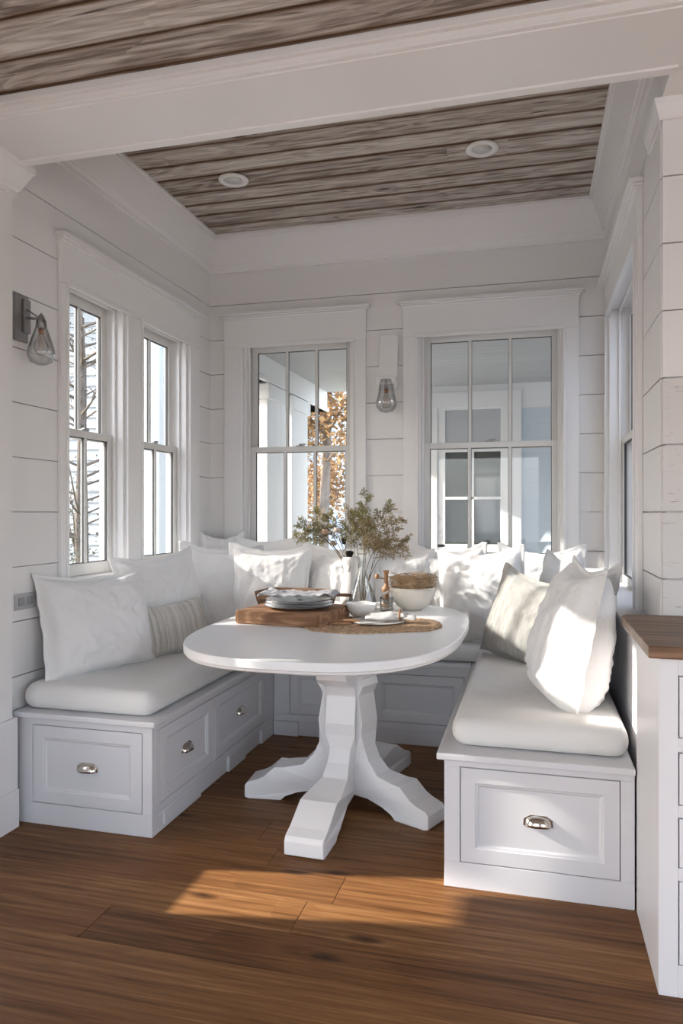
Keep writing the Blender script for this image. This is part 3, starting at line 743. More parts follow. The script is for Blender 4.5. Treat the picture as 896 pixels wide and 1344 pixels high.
pillow('greige striped square pillow leaning on the right bench', (-.06, 3.68, ZP), .48, .45, .17, -42, 15, seed=13, m=GREYF, flange=.015, roll=8, wr=1.2)
pillow('pale blue grey pillow behind the greige striped one', (.11, 3.86, ZP), .44, .50, .14, -52, 12, seed=14, m=BLUEGR, flange=.02, roll=8)
pillow('white ruffled pillow between the blue grey and the big front pillow', (.17, 3.42, ZP), .44, .50, .16, -62, 10, seed=15, flange=.03, wr=1.6)
pillow('huge white pillow at the near end of the right bench', (.115, 3.02, ZP), .49, .535, .27, -80, 11, seed=16, flange=.022, roll=2, pin=.03, full=.30, sag=.30)

# ------------------------------------------------------------ things on the table
ZT = .7805
# thick board
bm = B()
prism(bm, [(-.225, -.20), (-.21, -.215), (.215, -.215), (.23, -.20), (.225, .19), (.21, .205), (-.21, .205), (-.225, .19)], Matrix.Diagonal((1, 1, .062, 1)))
bmesh.ops.bevel(bm, geom=bm.edges[:], offset=.006, segments=2, affect='EDGES')
bmesh.ops.subdivide_edges(bm, edges=bm.edges[:], cuts=3, use_grid_fill=True)
for v in bm.verts: v.co += Vector((noise.noise(v.co*9), noise.noise(v.co*9+Vector((5, 0, 0))), noise.noise(v.co*9+Vector((0, 7, 0)))))*.004*(1 if v.co.z > .01 else 0)
tag(obj('chopping_board', bm, BOARDM, M=Matrix.Translation((-1.15, 3.44, ZT)) @ Matrix.Rotation(-.10, 4, 'Z')), 'thick reclaimed wood board carrying the stack of plates', 'board')
# tray behind
tr = empty('wooden_tray', (-1.28, 3.86, ZT), -.05); tag(tr, 'low dark wooden tray with raised rim behind the plates', 'tray')
bm = B()
def rr(a, b, z): return sup(a, b, 6, 40, z, 0, 0)
loft(bm, [rr(.19, .12, 0), rr(.205, .135, .05), rr(.215, .145, .098), rr(.203, .133, .098), rr(.193, .123, .05), rr(.18, .11, .012)])
obj('tray_body', bm, TRAYM, tr, bevel=.002)
bm = B(); prism(bm, [(.19, -.02), (.30, -.014), (.315, 0), (.30, .014), (.19, .02)], Matrix.Translation((.01, 0, .075)) @ Matrix.Diagonal((1, 1, .016, 1))); obj('handle', bm, TRAYM, tr, bevel=.003)
# plates
def plate(label, loc, r, seed):
    t = empty('dinner_plate', loc); tag(t, label, 'plate', 'plates stacked on the board')
    bm = B(); lathe(bm, [(.0, 0), (r*.55, 0), (r*.62, .003), (r*.98, .0125), (r, .0145), (r*.985, .016), (r*.64, .007), (r*.58, .005), (0.0005, .005)], 48); obj('dish', bm, PLATE, t, smooth=True)
    bm = B()
    loft(bm, [[(q*math.cos(2*PI*i/48), q*math.sin(2*PI*i/48), z) for i in range(48)] for q, z in ((r*1.0, .0137), (r*1.005, .0155), (r*.985, .0165))], False, False); obj('rim', bm, RIMM, t, smooth=True)
    t.rotation_euler = (0, 0, seed)
for k, (lab, dx) in enumerate((('bottom plate of the stack on the board', 0), ('middle plate of the stack on the board', .004), ('top plate of the stack under the grey napkin', -.003))):
    plate(lab, (-1.125+dx, 3.43-dx, ZT+.066+k*.0135), .172-.004*k, k)
# napkin draped on plates
bm = B(); nx, ny = 44, 30; V = []
for i in range(nx+1):
    row = []
    for j in range(ny+1):
        u, v = -1+2*i/nx, -1+2*j/ny
        x = .19*u + .015*noise.noise(Vector((v*2, u, 1))); y = .105*v + .02*noise.noise(Vector((u*2, v, 5)))
        z = .018 + .014*(1-abs(noise.noise(Vector((u*1.6+v*2.4, v*4.5-u, 2)))*2.4)) + .022*abs(u)**3 + .012*noise.noise(Vector((u*6, v*6, 3)))
        if abs(u) > .85: z -= (abs(u)-.85)*.16
        row.append(bm.verts.new((x, y, max(z, .004))))
    V.append(row)
for i in range(nx):
    for j in range(ny): bm.faces.new((V[i][j], V[i+1][j], V[i+1][j+1], V[i][j+1]))
o = obj('napkin', bm, NAPK, smooth=True, M=Matrix.Translation((-1.13, 3.45, ZT+.066+.027+.012)) @ Matrix.Rotation(.12, 4, 'Z'))
s = o.modifiers.new('s', 'SOLIDIFY'); s.thickness = .003
tag(o, 'crumpled grey linen napkin draped over the stacked plates', 'napkin', 'grey napkins')
# woven mat
bm = B(); nr, na = 26, 90
rings = []
for k in range(nr+1):
    rr_ = k/nr; ring = []
    for i in range(na):
        a = 2*PI*i/na; e = 1 + .05*noise.noise(Vector((math.cos(a)*2, math.sin(a)*2, 0)))*rr_ + (.03*noise.noise(Vector((a*14, 1, 0))) if k == nr else 0)
        c_, s_ = math.cos(a), math.sin(a); n_ = 2.6
        ring.append(Vector((.33*e*rr_*abs(c_)**(2/n_)*(1 if c_ > 0 else -1), .24*e*rr_*abs(s_)**(2/n_)*(1 if s_ > 0 else -1), .004 + .0022*((k+i) % 2))))
    rings.append(ring)
rings[0] = [Vector((.001*math.cos(2*PI*i/na), .001*math.sin(2*PI*i/na), .004)) for i in range(na)]
loft(bm, rings + [[Vector((p.x, p.y, 0)) for p in rings[-1]]])
tag(obj('woven_placemat', bm, STRAW, M=Matrix.Translation((-.735, 3.37, ZT)) @ Matrix.Rotation(.36, 4, 'Z')), 'brown woven straw placemat with frayed edge on the table', 'placemat')
ZM = ZT+.0068
bm = B(); lathe(bm, [(0, 0), (.08, 0), (.13, .008), (.132, .010), (.085, .004), (.0005, .003)], 48)
tag(obj('flat_plate', bm, CERAM, smooth=True, M=Matrix.Translation((-.72, 3.42, ZM))), 'flat white plate lying on the woven placemat', 'plate')
# knives and forks
def cutlery(name, label, loc, rz, fork):
    t = empty(name, loc, rz); tag(t, label, 'cutlery')
    bm = B(); loft(bm, [[(x, y*w_, z_ + z*h_) for y, z in ((-1, 0), (-.7, 1), (.7, 1), (1, 0), (.7, -1), (-.7, -1))] for x, w_, h_, z_ in ((0, .006, .004, .006), (.03, .009, .006, .007), (.08, .008, .006, .008), (.11, .006, .004, .008))]); obj('handle', bm, WOODL, t, smooth=True)
    bm = B()
    if fork:
        box(bm, .108, .165, -.003, .003, .006, .0085)
        box(bm, .16, .18, -.011, .011, .0058, .008)
        for q in (-.0095, -.0032, .0032, .0095): box(bm, .179, .215, q-.0015, q+.0015, .006, .008)
    else:
        prism(bm, [(.108, -.004), (.22, -.009), (.235, .0), (.22, .006), (.108, .005)], Matrix.Translation((0, 0, .006)) @ Matrix.Diagonal((1, 1, .002, 1)))
    obj('prongs' if fork else 'blade', bm, CHROME, t, bevel=.0005, seg=1)
cutlery('table_knife', 'knife with wooden handle lying across the placemat plate', (-.90, 3.33, ZM+.008), .1, False)
cutlery('table_fork', 'fork with wooden handle beside the knife on the placemat', (-.93, 3.28, ZM+.0), .16, True)
# folded napkin with ring
bm = B(); V = []
for i in range(31):
    row = []
    for j in range(21):
        u, v = -1+2*i/30, -1+2*j/20
        pinch = .35 + .65*min(1, abs(u-.35)*1.8)
        row.append(bm.verts.new((.12*u, .055*v*pinch, .004 + (.020*(1-v*v) + .010*(1-abs(noise.noise(Vector((v*5, u*1.3, 9)))*2.2)))*(.7+.5*(1-abs(u))))))
    V.append(row)
for i in range(30):
    for j in range(20): bm.faces.new((V[i][j], V[i+1][j], V[i+1][j+1], V[i][j+1]))
o = obj('napkin', bm, mat('pale_napkin', (.66, .64, .62), .9, bump=.4, bscale=80), smooth=True, M=Matrix.Translation((-.66, 3.44, ZM+.011)) @ Matrix.Rotation(.12, 4, 'Z'))
s = o.modifiers.new('s', 'SOLIDIFY'); s.thickness = .003
tag(o, 'pale folded napkin on the placemat plate, gathered by a ring', 'napkin')
bm = B()
tube(bm, [(0, .027*math.cos(a), .029+.025*math.sin(a)) for a in [2*PI*i/24 for i in range(25)]], .0055, 8)
tag(obj('napkin_ring', bm, WOODL, smooth=True, M=Matrix.Translation((-.615, 3.445, ZM+.006))), 'brown wooden ring round the pale napkin on the placemat', 'napkin ring')
# small bowl
def bowl_prof(r, h, foot=.4, t=.005):
    out = [(0, 0), (r*foot, 0), (r*foot, .006)] + [(r*(foot+(1-foot)*math.sin(PI/2*k/8)**1.0), .006+(h-.006)*(1-math.cos(PI/2*k/8))**.85) for k in range(1, 9)]
    inn = [(x-t, max(z, .012)) for x, z in out[::-1] if x > t*1.2][:-1]
    return out + [(r-t*.4, h+.0015)] + inn + [(.0005, .012)]
bm = B(); lathe(bm, bowl_prof(.078, .072), 40)
for v in bm.verts: v.co.z += .0025*math.sin(5*math.atan2(v.co.y, v.co.x))*(v.co.z/.07)
tag(obj('small_bowl', bm, CERAM, smooth=True, M=Matrix.Translation((-.845, 3.60, ZT))), 'small white ceramic bowl between the plates and the nest bowl', 'bowl')
# large bowl with handle and nest
bt = empty('large_bowl', (-.64, 3.96, ZT)); tag(bt, 'large cream bowl with loop handle near the far end of the table', 'bowl')
bm = B(); lathe(bm, bowl_prof(.125, .125, .42, .007), 48); obj('bowl_body', bm, CREAM, bt, smooth=True)
bm = B(); tube(bm, [(-.118-.045*math.sin(PI*k/10), -.03, .105-.075*k/10) for k in range(11)], .007, 8); obj('handle', bm, CREAM, bt, smooth=True)
bm = B(); R2 = random.Random(8)
for k in range(190):
    a0 = R2.random()*2*PI; L = .8+R2.random()*2.2; r0 = .07+R2.random()*.062; z0 = -.012+R2.random()*.06; tl = (R2.random()-.4)*.05; w_ = .5+R2.random()
    pts = [((r0+.010*math.sin(w_*3*s+k))*math.cos(a0+L*s), (r0+.010*math.sin(w_*3*s+k))*math.sin(a0+L*s), z0+tl*math.sin(PI*s)+.008*math.sin(s*5+k)) for s in [i/8 for i in range(9)]]
    tube(bm, pts, .0016, 4, .0009)
for k in range(90):
    a0 = R2.random()*2*PI; r0 = .09+R2.random()*.03; p = Vector((r0*math.cos(a0), r0*math.sin(a0), .02+R2.random()*.02))
    d = Vector((math.cos(a0+R2.uniform(-1.3, 1.3)), math.sin(a0+R2.uniform(-1.3, 1.3)), R2.uniform(-.2, .9)))*R2.uniform(.03, .07)
    tube(bm, [p, p+d*.5+Vector((0, 0, .004)), p+d], .0011, 4, .0005)
tag(obj('twig_nest', bm, NEST, M=Matrix.Translation((-.64, 3.96, ZT+.135))), 'loose ring nest of dry twigs sitting on the large cream bowl', 'nest')
bm = B(); lathe(bm, [(0, 0), (.035, .004), (.06, .02), (.066, .04), (.055, .058), (.03, .07), (.0005, .074)], 24)
for v in bm.verts: v.co += v.co.normalized()*noise.noise(v.co*30)*.008
tag(obj('dried_pod', bm, mat('dried_pod_husk', (.40, .27, .16), .8, var=.4, vscale=25), smooth=True, M=Matrix.Translation((-.66, 3.95, ZT+.103)) @ Matrix.Rotation(.2, 4, 'Y')), 'brown dried pod lying inside the twig nest', 'dried pod')
# glass mug, grinder
gm = empty('glass_mug', (-.765, 3.86, ZT)); tag(gm, 'short clear glass mug in front of the wooden grinder', 'mug')
bm = B(); lathe(bm, [(0, 0), (.032, 0), (.034, .003), (.036, .078), (.0345, .078), (.032, .006), (.0005, .006)], 32); obj('cup', bm, VG, gm, smooth=True)
bm = B(); tube(bm, [(.035+.028*math.sin(PI*k/10), 0, .066-.05*k/10) for k in range(11)], .0035, 8); obj('handle', bm, VG, gm, smooth=True)
gt = empty('pepper_grinder', (-.80, 4.03, ZT)); tag(gt, 'turned wooden grinder with a side crank beside the glass vase', 'grinder')
bm = B(); lathe(bm, [(0, 0), (.026, 0), (.027, .02), (.018, .05), (.016, .08), (.024, .092), (.027, .10), (.025, .112), (.014, .12), (.011, .15), (.012, .19), (.017, .197), (.018, .208), (.0005, .21)], 24); obj('grinder_body', bm, WOODL, gt, smooth=True)
bm = B(); tube(bm, [(0, 0, .16), (-.03, -.01, .165), (-.05, -.015, .168)], .004, 8); lathe(bm, [(0, 0), (.012, .004), (.014, .015), (.010, .028), (.0005, .032)], 12, c=(-.05, -.015, .158)); obj('crank', bm, WOODL, gt, smooth=True)
# ceramic bottle
vb = empty('ceramic_bottle', (-1.02, 4.08, ZT)); tag(vb, 'white ceramic bottle vase with a small spout holding dark dried stems', 'vase')
bm = B(); lathe(bm, [(0, 0), (.058, 0), (.062, .01), (.061, .06), (.054, .12), (.044, .165), (.038, .19), (.040, .21), (.049, .235), (.052, .26), (.050, .28), (.045, .28), (.044, .25), (.033, .21), (.03, .17), (.0005, .16)], 40); obj('bottle_body', bm, CERAM, vb, smooth=True)
bm = B(); tube(bm, [(0, -.045, .225), (.002, -.058, .21), (.002, -.060, .195)], .010, 8, .006); obj('spout', bm, CREAM, vb, smooth=True)
# glass vase
gv = empty('glass_vase', (-.905, 3.88, ZT)); tag(gv, 'clear glass flask vase holding the tall olive brown branches', 'vase')
bm = B()
pr = [(0, .002), (.068, 0), (.078, .008), (.080, .03), (.071, .075), (.052, .125), (.032, .175), (.022, .215), (.019, .26), (.021, .295), (.026, .31), (.0235, .31), (.0185, .295), (.0165, .26), (.0195, .215), (.0295, .175), (.0495, .125), (.0685, .075), (.0775, .03), (.070, .010), (.0005, .008)]
lathe(bm, pr, 48)
for v in bm.verts:
    r = math.hypot(v.co.x, v.co.y)
    if r > .03: 
        f = 1 + .022*math.cos(12*math.atan2(v.co.y, v.co.x)); v.co.x *= f; v.co.y *= f
obj('flask', bm, VG, gv, smooth=True)

# foliage: each branch a thing of its own held by a vase
def leaf(bm, p, d, up, L, w):
    s = d.cross(up)
    if s.length < 1e-4: s = Vector((1, 0, 0))
    s.normalize(); n = s.cross(d).normalized()
    a = bm.verts.new(p); b = bm.verts.new(p+d*L*.45+s*w+n*w*.3); c = bm.verts.new(p+d*L); e = bm.verts.new(p+d*L*.45-s*w+n*w*.3); m_ = bm.verts.new(p+d*L*.5-n*w*.25)
    for f in ((a, b, m_), (b, c, m_), (c, e, m_), (e, a, m_)): bm.faces.new(f)
def branch(base, tip, bend, label, seed, m, density=1.0, name='foliage_branch', grp='branches in the glass vase', start=.35, spread=.13):
    r = random.Random(seed); base = Vector(base); tip = Vector(tip); bend = Vector(bend)
    t = empty(name, base); tag(t, label, 'branch', grp)
    P = lambda s: (tip-base)*s + bend*math.sin(PI*s)*.5
    bs = B(); bl = B()
    tube(bs, [P(i/14) for i in range(15)], .0022, 5, .0008)
    n = int(18*density)
    for k in range(n):
        s = start + (1-start)*(k+r.random())/n
        p = P(s); ax = (P(min(1, s+.03))-P(s-.03)).normalized()
        side = Vector((r.gauss(0, 1), r.gauss(0, .8), r.gauss(0, 1))); side = (side - ax*side.dot(ax)).normalized()
        L = spread*(1.15-.75*(s-start)/(1-start))*(.6+.6*r.random())
        d = (ax*.75 + side).normalized()
        q = [p + d*L*i/5 + ax*L*.2*(i/5)**2 + Vector((0, 0, -.010*(i/5)**2)) for i in range(6)]
        tube(bs, q, .0009, 4, .0004)
        for i in range(9):
            f = .2+.8*i/8; pi = q[0]+(q[5]-q[0])*f
            for w_ in range(2):
                sd = Vector((r.gauss(0, 1), r.gauss(0, 1), r.gauss(0, 1))).normalized(); d2 = (d*.7+sd*.8).normalized()
                LL = .022*(1.1-.4*f)
                tube(bs, [pi, pi+d2*LL], .0005, 3)
                for z_ in range(2):
                    sd2 = Vector((r.gauss(0, 1), r.gauss(0, 1), r.gauss(0, 1))).normalized()
                    leaf(bl, pi+d2*LL*(.4+.3*z_), (d2+sd2*.9).normalized(), sd, .0105+.005*r.random(), .0021+.001*r.random())
    obj('stem', bs, STEM, t); obj('leaves', bl, m, t)
G0 = (-.905, 3.88, ZT+.02)
vb0 = Vector(G0)
for k, (dx, dy, dz, lab, m_, bd) in enumerate([
    (.02, 0, .62, 'tallest upright olive branch in the glass vase', LEAF, (.02, 0, 0)),
    (.12, .05, .57, 'olive branch rising right of the tallest one in the glass vase', LEAF, (.0, 0, 0)),
    (-.05, .03, .52, 'short olive branch left of the tallest one in the glass vase', LEAF, (0, 0, .02)),
    (.20, 0, .48, 'tan branch arching to the upper right from the glass vase', LEAF2, (-.05, 0, .05)),
    (.24, .03, .36, 'tan branch reaching furthest right from the glass vase', LEAF2, (-.09, 0, .12)),
    (.14, -.08, .34, 'drooping grey brown sprig right of the vase neck', LEAF2, (-.04, 0, .16)),
    (.06, -.10, .46, 'olive brown branch leaning toward the viewer from the vase', LEAF2, (-.02, 0, .05)),
    (-.02, .12, .50, 'olive branch leaning to the window from the vase', LEAF, (0, 0, .05))]):
    branch(vb0+Vector((0.008*math.sin(k*2), .008*math.cos(k*2), 0)), vb0+Vector((dx, dy, dz)), bd, lab, 20+k, m_, density=1.15, start=.55, spread=.10)
C0 = Vector((-1.02, 4.08, ZT+.17))
for k, (dx, dy, dz, lab, m_, bd) in enumerate([
    (-.30, -.05, .30, 'olive branch reaching furthest left from the ceramic bottle', LEAF, (.02, 0, .10)),
    (-.23, .02, .37, 'upper left olive branch in the ceramic bottle', LEAF, (.02, 0, .06)),
    (-.33, 0, .24, 'low olive branch spreading left from the ceramic bottle', LEAF, (.06, 0, .16)),
    (-.13, 0, .36, 'olive branch just left of the dried blossoms in the bottle', LEAF, (0, 0, .04)),
    (-.02, .05, .38, 'round green sprig above the ceramic bottle', LEAF, (0, 0, 0))]):
    branch(C0+Vector((.01*math.sin(k*2), .01*math.cos(k*2), 0)), C0+Vector((dx, dy, dz)), bd, lab, 50+k, m_, density=1.1, start=.45, grp='branches in the ceramic bottle', spread=.085)
def blossom(label, c, r, m, cat='dried flower', petals=9):
    t = empty('dried_blossom', C0); tag(t, label, cat)
    c = Vector(c)-C0; bs = B(); tube(bs, [Vector((0, 0, -.0)), c*.5+Vector((.01, 0, .01)), c], .0016, 5); obj('stem', bs, STEM, t)
    bm = B()
    for k in range(petals*2):
        a = 2*PI*k/petals; tl = .35 if k < petals else .9
        d = Vector((math.cos(a)*math.cos(tl), math.sin(a)*math.cos(tl), math.sin(tl))); s = d.cross(Vector((0, 0, 1))).normalized(); n = s.cross(d)
        P = [c, c+d*r*.5+s*r*.32-n*r*.1, c+d*r*.95+s*r*.22+n*r*.18, c+d*r+n*r*.2, c+d*r*.95-s*r*.22+n*r*.18, c+d*r*.5-s*r*.32-n*r*.1]
        bm.faces.new([bm.verts.new(p) for p in P])
    o = obj('petals', bm, m, t, smooth=True); s_ = o.modifiers.new('s', 'SOLIDIFY'); s_.thickness = .0015
blossom('peach dried blossom at the left of the arrangement', (-1.16, 4.02, ZT+.41), .032, PINK)
blossom('pale pink dried blossom nearest the centre of the arrangement', (-1.09, 4.03, ZT+.42), .032, mat('pale_petals', (.66, .55, .50), .8))
blossom('white dried blossom between the two bunches', (-.985, 4.02, ZT+.385), .03, mat('white_petals', (.78, .76, .73), .8))
blossom('faded tan blossom low on the left of the bottle', (-1.11, 4.02, ZT+.345), .03, mat('tan_petals', (.42, .33, .23), .8, var=.2))
for lab, q, r in (('black seed head standing in the mouth of the ceramic bottle', (-1.022, 4.06, ZT+.29), .024), ('flat black seed head above the mouth of the bottle', (-1.045, 4.02, ZT+.375), .02)):
    t = empty('black_seed_head', C0); tag(t, lab, 'dried flower')
    q = Vector(q)-C0; bs = B(); tube(bs, [Vector((0, 0, 0)), q*.5, q], .0018, 5); obj('stem', bs, STEM, t)
    bm = B(); lathe(bm, [(0, -r*1.1), (r*.5, -r*.9), (r*.75, -r*.2), (r, r*.5), (r*.8, r*.9), (.0004, r)], 16, c=tuple(q), sy=.8)
    for v in bm.verts: v.co += (v.co-q).normalized()*noise.noise((v.co)*60)*.006
    obj('seed_pod', bm, BLACKF, t, smooth=True)

# ------------------------------------------------------------ sconces
# left: square steel plate and clear pear shade
sc = empty('wall_sconce', (XL, 2.705, 2.15)); tag(sc, 'steel wall sconce with clear pear shaped glass left of the windows', 'wall lamp')
bm = B(); box(bm, .001, .014, -.075, .01, -.09, .11); box(bm, .0141, .026, -.03, .01, -.05, .095); obj('backplate', bm, STEEL, sc, bevel=.002)
bm = B(); tube(bm, [(.02, -.01, .055), (.055, -.01, .03), (.085, -.005, .012)], .004, 8); tube(bm, [(.026, -.012, .015), (.09, -.003, .008)], .006, 8); obj('arm', bm, STEEL, sc, smooth=True)
bm = B(); lathe(bm, [(0, .035), (.012, .02), (.018, .005), (.018, -.03), (.014, -.035), (.0005, -.036)], 20, c=(.09, -.005, 0)); obj('socket', bm, STEEL, sc, smooth=True)
bm = B(); lathe(bm, [(.021, .0), (.024, -.03), (.040, -.075), (.056, -.125), (.058, -.150), (.046, -.178), (.02, -.19), (.001, -.192), (.001, -.189), (.02, -.187), (.044, -.176), (.055, -.149), (.053, -.125), (.0375, -.075), (.022, -.03), (.019, 0)], 32, c=(.09, -.005, 0)); obj('glass_shade', bm, BG, sc, smooth=True)
def bulb(par, c, s=1):
    bm = B(); lathe(bm, [(0, 0), (.011*s, 0), (.012*s, -.02*s), (.0005, -.022*s)], 16, c=c); k = obj('bulb_cap', bm, COPPER, par, smooth=True)
    bm = B(); lathe(bm, [(.009*s, -.02*s), (.014*s, -.035*s), (.026*s, -.06*s), (.028*s, -.08*s), (.018*s, -.10*s), (.0005, -.105*s)], 20, c=c); obj('bulb', bm, BG, par, smooth=True)
    bm = B()
    for a in range(6):
        x, y = .012*s*math.cos(a), .012*s*math.sin(a); tube(bm, [(c[0]+x*.5, c[1]+y*.5, c[2]-.03*s), (c[0]+x, c[1]+y, c[2]-.08*s)], .0006, 4)
    obj('filament', bm, COPPER, par)
bulb(sc, (.09, -.005, -.034), 1.1)
# back: white plate between the windows
sc = empty('wall_sconce', (-.895, YB, 2.2)); tag(sc, 'white wall sconce with clear glass between the back windows', 'wall lamp')
bm = B()
loft(bm, [[(x*(1+.0*z), y, z) for x, z in ((-.062, -.09), (.05, -.09), (.058, -.08), (.066, .26-.02), (.056, .26), (-.040, .26), (-.052, .245), (-.066, -.08))] for y in (-.001, -.03, -.036)])
obj('backplate', bm, TRIM, sc, bevel=.004)
bm = B(); box(bm, -.068, .06, -.10, -.03, -.035, -.018); box(bm, -.066, .058, -.102, -.098, -.07, -.02); obj('arm', bm, TRIM, sc, bevel=.003)
bm = B(); lathe(bm, [(0, -.035), (.012, -.035), (.014, -.05), (.013, -.10), (.0005, -.105)], 16, c=(0, -.09, 0)); obj('socket', bm, STEEL, sc, smooth=True)
bm = B(); lathe(bm, [(.036, -.04), (.045, -.075), (.052, -.13), (.066, -.185), (.062, -.215), (.04, -.24), (.001, -.25), (.001, -.247), (.038, -.237), (.059, -.214), (.0635, -.185), (.0495, -.13), (.0425, -.075), (.034, -.04)], 32, c=(0, -.09, 0)); obj('glass_shade', bm, BG, sc, smooth=True)
bulb(sc, (0, -.09, -.10), 1.15)
# downlights
for x, lab in ((-1.60, 'left recessed white downlight in the plank ceiling'), (-.245, 'right recessed white downlight in the plank ceiling')):
    t = empty('downlight', (x, 3.72, 3.165)); tag(t, lab, 'ceiling light', 'recessed downlights in the plank ceiling')
    bm = B(); lathe(bm, [(.082, -.001), (.084, -.006), (.080, -.011), (.060, -.013), (.050, -.008), (.046, -.001)], 40); obj('trim_ring', bm, LAMPW, t, smooth=True)
    bm = B(); lathe(bm, [(.0505, -.0075), (.044, -.004), (.02, -.0025), (.0005, -.0025), (.0005, -.0005), (.0505, -.0005)], 32); obj('lens', bm, mat('lens', (.88, .88, .88), .3), t, smooth=True)
# outlet
oo = empty('wall_outlet', (XL, 2.70, .93)); tag(oo, 'grey wall outlet plate beside the near left pillow', 'outlet')
bm = B(); box(bm, .0005, .006, -.06, .075, -.035, .035); obj('cover_plate', bm, OUTL, oo, bevel=.002)
bm = B(); box(bm, .0062, .008, -.04, .0, -.018, .018); box(bm, .0062, .008, .015, .055, -.018, .018); obj('socket', bm, mat('outlet_socket', (.3, .3, .31), .5), oo, bevel=.001)

# ------------------------------------------------------------ outside
bm = B(); box(bm, -60, 60, -40, 90, -.75, -.70); struct(obj('floor_ground', bm, GROUND), 'lawn outside', 'ground')
bm = B()
x = -3.4
while x < 4: box(bm, x, x+.138, YB+.15, 6.6, -.12, -.08); x += .142
struct(obj('floor_porch', bm, DECK), 'grey porch deck boards', 'floor')
bm = B(); y = YB+.14
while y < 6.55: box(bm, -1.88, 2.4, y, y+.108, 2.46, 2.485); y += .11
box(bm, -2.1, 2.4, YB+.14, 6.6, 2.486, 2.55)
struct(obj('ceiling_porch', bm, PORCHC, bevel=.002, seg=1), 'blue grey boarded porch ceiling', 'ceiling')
bm = B(); box(bm, -2.12, -1.88, YB+.14, 6.6, 2.27, 2.486); box(bm, -2.14, -1.86, YB+.14, 6.6, 2.27, 2.30)
struct(obj('trim_7', bm, PORCHW, bevel=.004), 'white porch edge beam', 'beam')
def porch_column(x, y, sx, sy, label, z1=2.27, cm=None):
    cm = cm or PORCHW
    t = empty('porch_column', (x, y, -.08)); tag(t, label, 'column', 'porch columns outside')
    bm = B(); box(bm, -sx/2, sx/2, -sy/2, sy/2, .0, z1+.08); obj('shaft', bm, cm, t, bevel=.004)
    bm = B(); box(bm, -sx/2-.02, sx/2+.02, -sy/2-.02, sy/2+.02, 0, .2); obj('column_base', bm, cm, t, bevel=.004)
    bm = B(); box(bm, -sx/2-.02, sx/2+.02, -sy/2-.02, sy/2+.02, z1-.04, z1+.07); obj('capital', bm, cm, t, bevel=.004)
porch_column(-2.0, 5.17, .26, .40, 'nearest white porch column seen through the left back window')
porch_column(-2.0, 5.74, .26, .42, 'second white porch column behind the left back window')
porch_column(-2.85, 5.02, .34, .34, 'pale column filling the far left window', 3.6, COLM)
# neighbouring wing with siding and a window
wg = empty('neighbouring_wing', (0, 6.6, -.5)); tag(wg, 'pale blue clapboard wing with a dark window seen through the right back window', 'house')
bm = B(); z = 0.0
while z < 3.4:
    v = [(-1.30, 0, z), (4, 0, z), (4, -.018, z), (-1.3, -.018, z)]
    M = Matrix(((0, 0, 3.7, -1.3), (1, 0, 0, 0), (0, 1, 0, z), (0, 0, 0, 1)))
    prism(bm, [(.0, 0), (-.022, 0), (-.006, .132), (0, .132)], M); z += .13
box(bm, -1.3, 2.4, 0, .2, 0, 3.4)
obj('clapboards', bm, SIDING, wg)
bm = B(); box(bm, -1.34, 2.4, -.035, -.0005, 2.74, 2.97); box(bm, -1.34, -1.2, -.04, -.0005, 0, 2.7)
a0, a1, zb, zt = -.83, -.20, 1.50, 2.86
box(bm, a0-.11, a0, -.05, -.0005, zb-.1, zt); box(bm, a1, a1+.11, -.05, -.0005, zb-.1, zt); box(bm, a0-.11, a1+.11, -.052, -.0005, zt-.10, zt+.04); box(bm, a0-.13, a1+.13, -.07, -.0005, zb-.12, zb-.04)
obj('window_surround', bm, PORCHW, wg, bevel=.003)
bm = B(); box(bm, a0, a1, -.040, -.0005, zb-.04, zb+.03); box(bm, a0, a1, -.045, -.0005, 2.36, 2.44); box(bm, a0, a0+.07, -.04, -.0005, zb, zt-.1); box(bm, a1-.07, a1, -.04, -.0005, zb, zt-.1)
obj('sash', bm, PORCHW, wg, bevel=.003)
bm = B(); box(bm, a0+.07, a1-.07, -.030, -.025, zb+.03, 2.36); obj('pane', bm, DGLASS, wg)
bm = B(); box(bm, a0+.07, a1-.07, -.030, -.025, 2.44, zt-.1); o = obj('blind', bm, SIDEW, wg)
bm = B()
cx_ = (a0+a1)/2; box(bm, cx_-.012, cx_+.012, -.043, -.024, zb+.03, 2.36); box(bm, a0+.07, a1-.07, -.043, -.024, (zb+2.39)/2-.012, (zb+2.39)/2+.012)
obj('muntin', bm, PORCHW, wg)
# white clapboard house far left
hs = empty('white_house', (-10.2, 15.5, -.7)); tag(hs, 'white clapboard house beyond the trees outside the left windows', 'house')
bm = B(); z = 0
while z < 6.4:
    prism(bm, [(.0, 0), (-.03, 0), (-.006, .202), (0, .202)], Matrix(((0, 0, 9, -3.5), (1, 0, 0, -3.5), (0, 1, 0, z), (0, 0, 0, 1)))); 
    prism(bm, [(.0, 0), (.03, 0), (.006, .202), (0, .202)], Matrix(((1, 0, 0, 5.5), (0, 0, 8, -3.5), (0, 1, 0, z), (0, 0, 0, 1)))); z += .2
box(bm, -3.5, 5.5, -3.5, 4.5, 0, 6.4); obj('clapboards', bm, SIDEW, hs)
bm = B(); prism(bm, [(-4.0, 6.4), (5.9, 6.4), (1, 9.6)], Matrix(((1, 0, 0, 0), (0, 0, 9, -4), (0, 1, 0, 0), (0, 0, 0, 1)))); obj('roof', bm, mat('grey_shingle', (.3, .31, .33), .9, var=.2, vscale=6), hs)
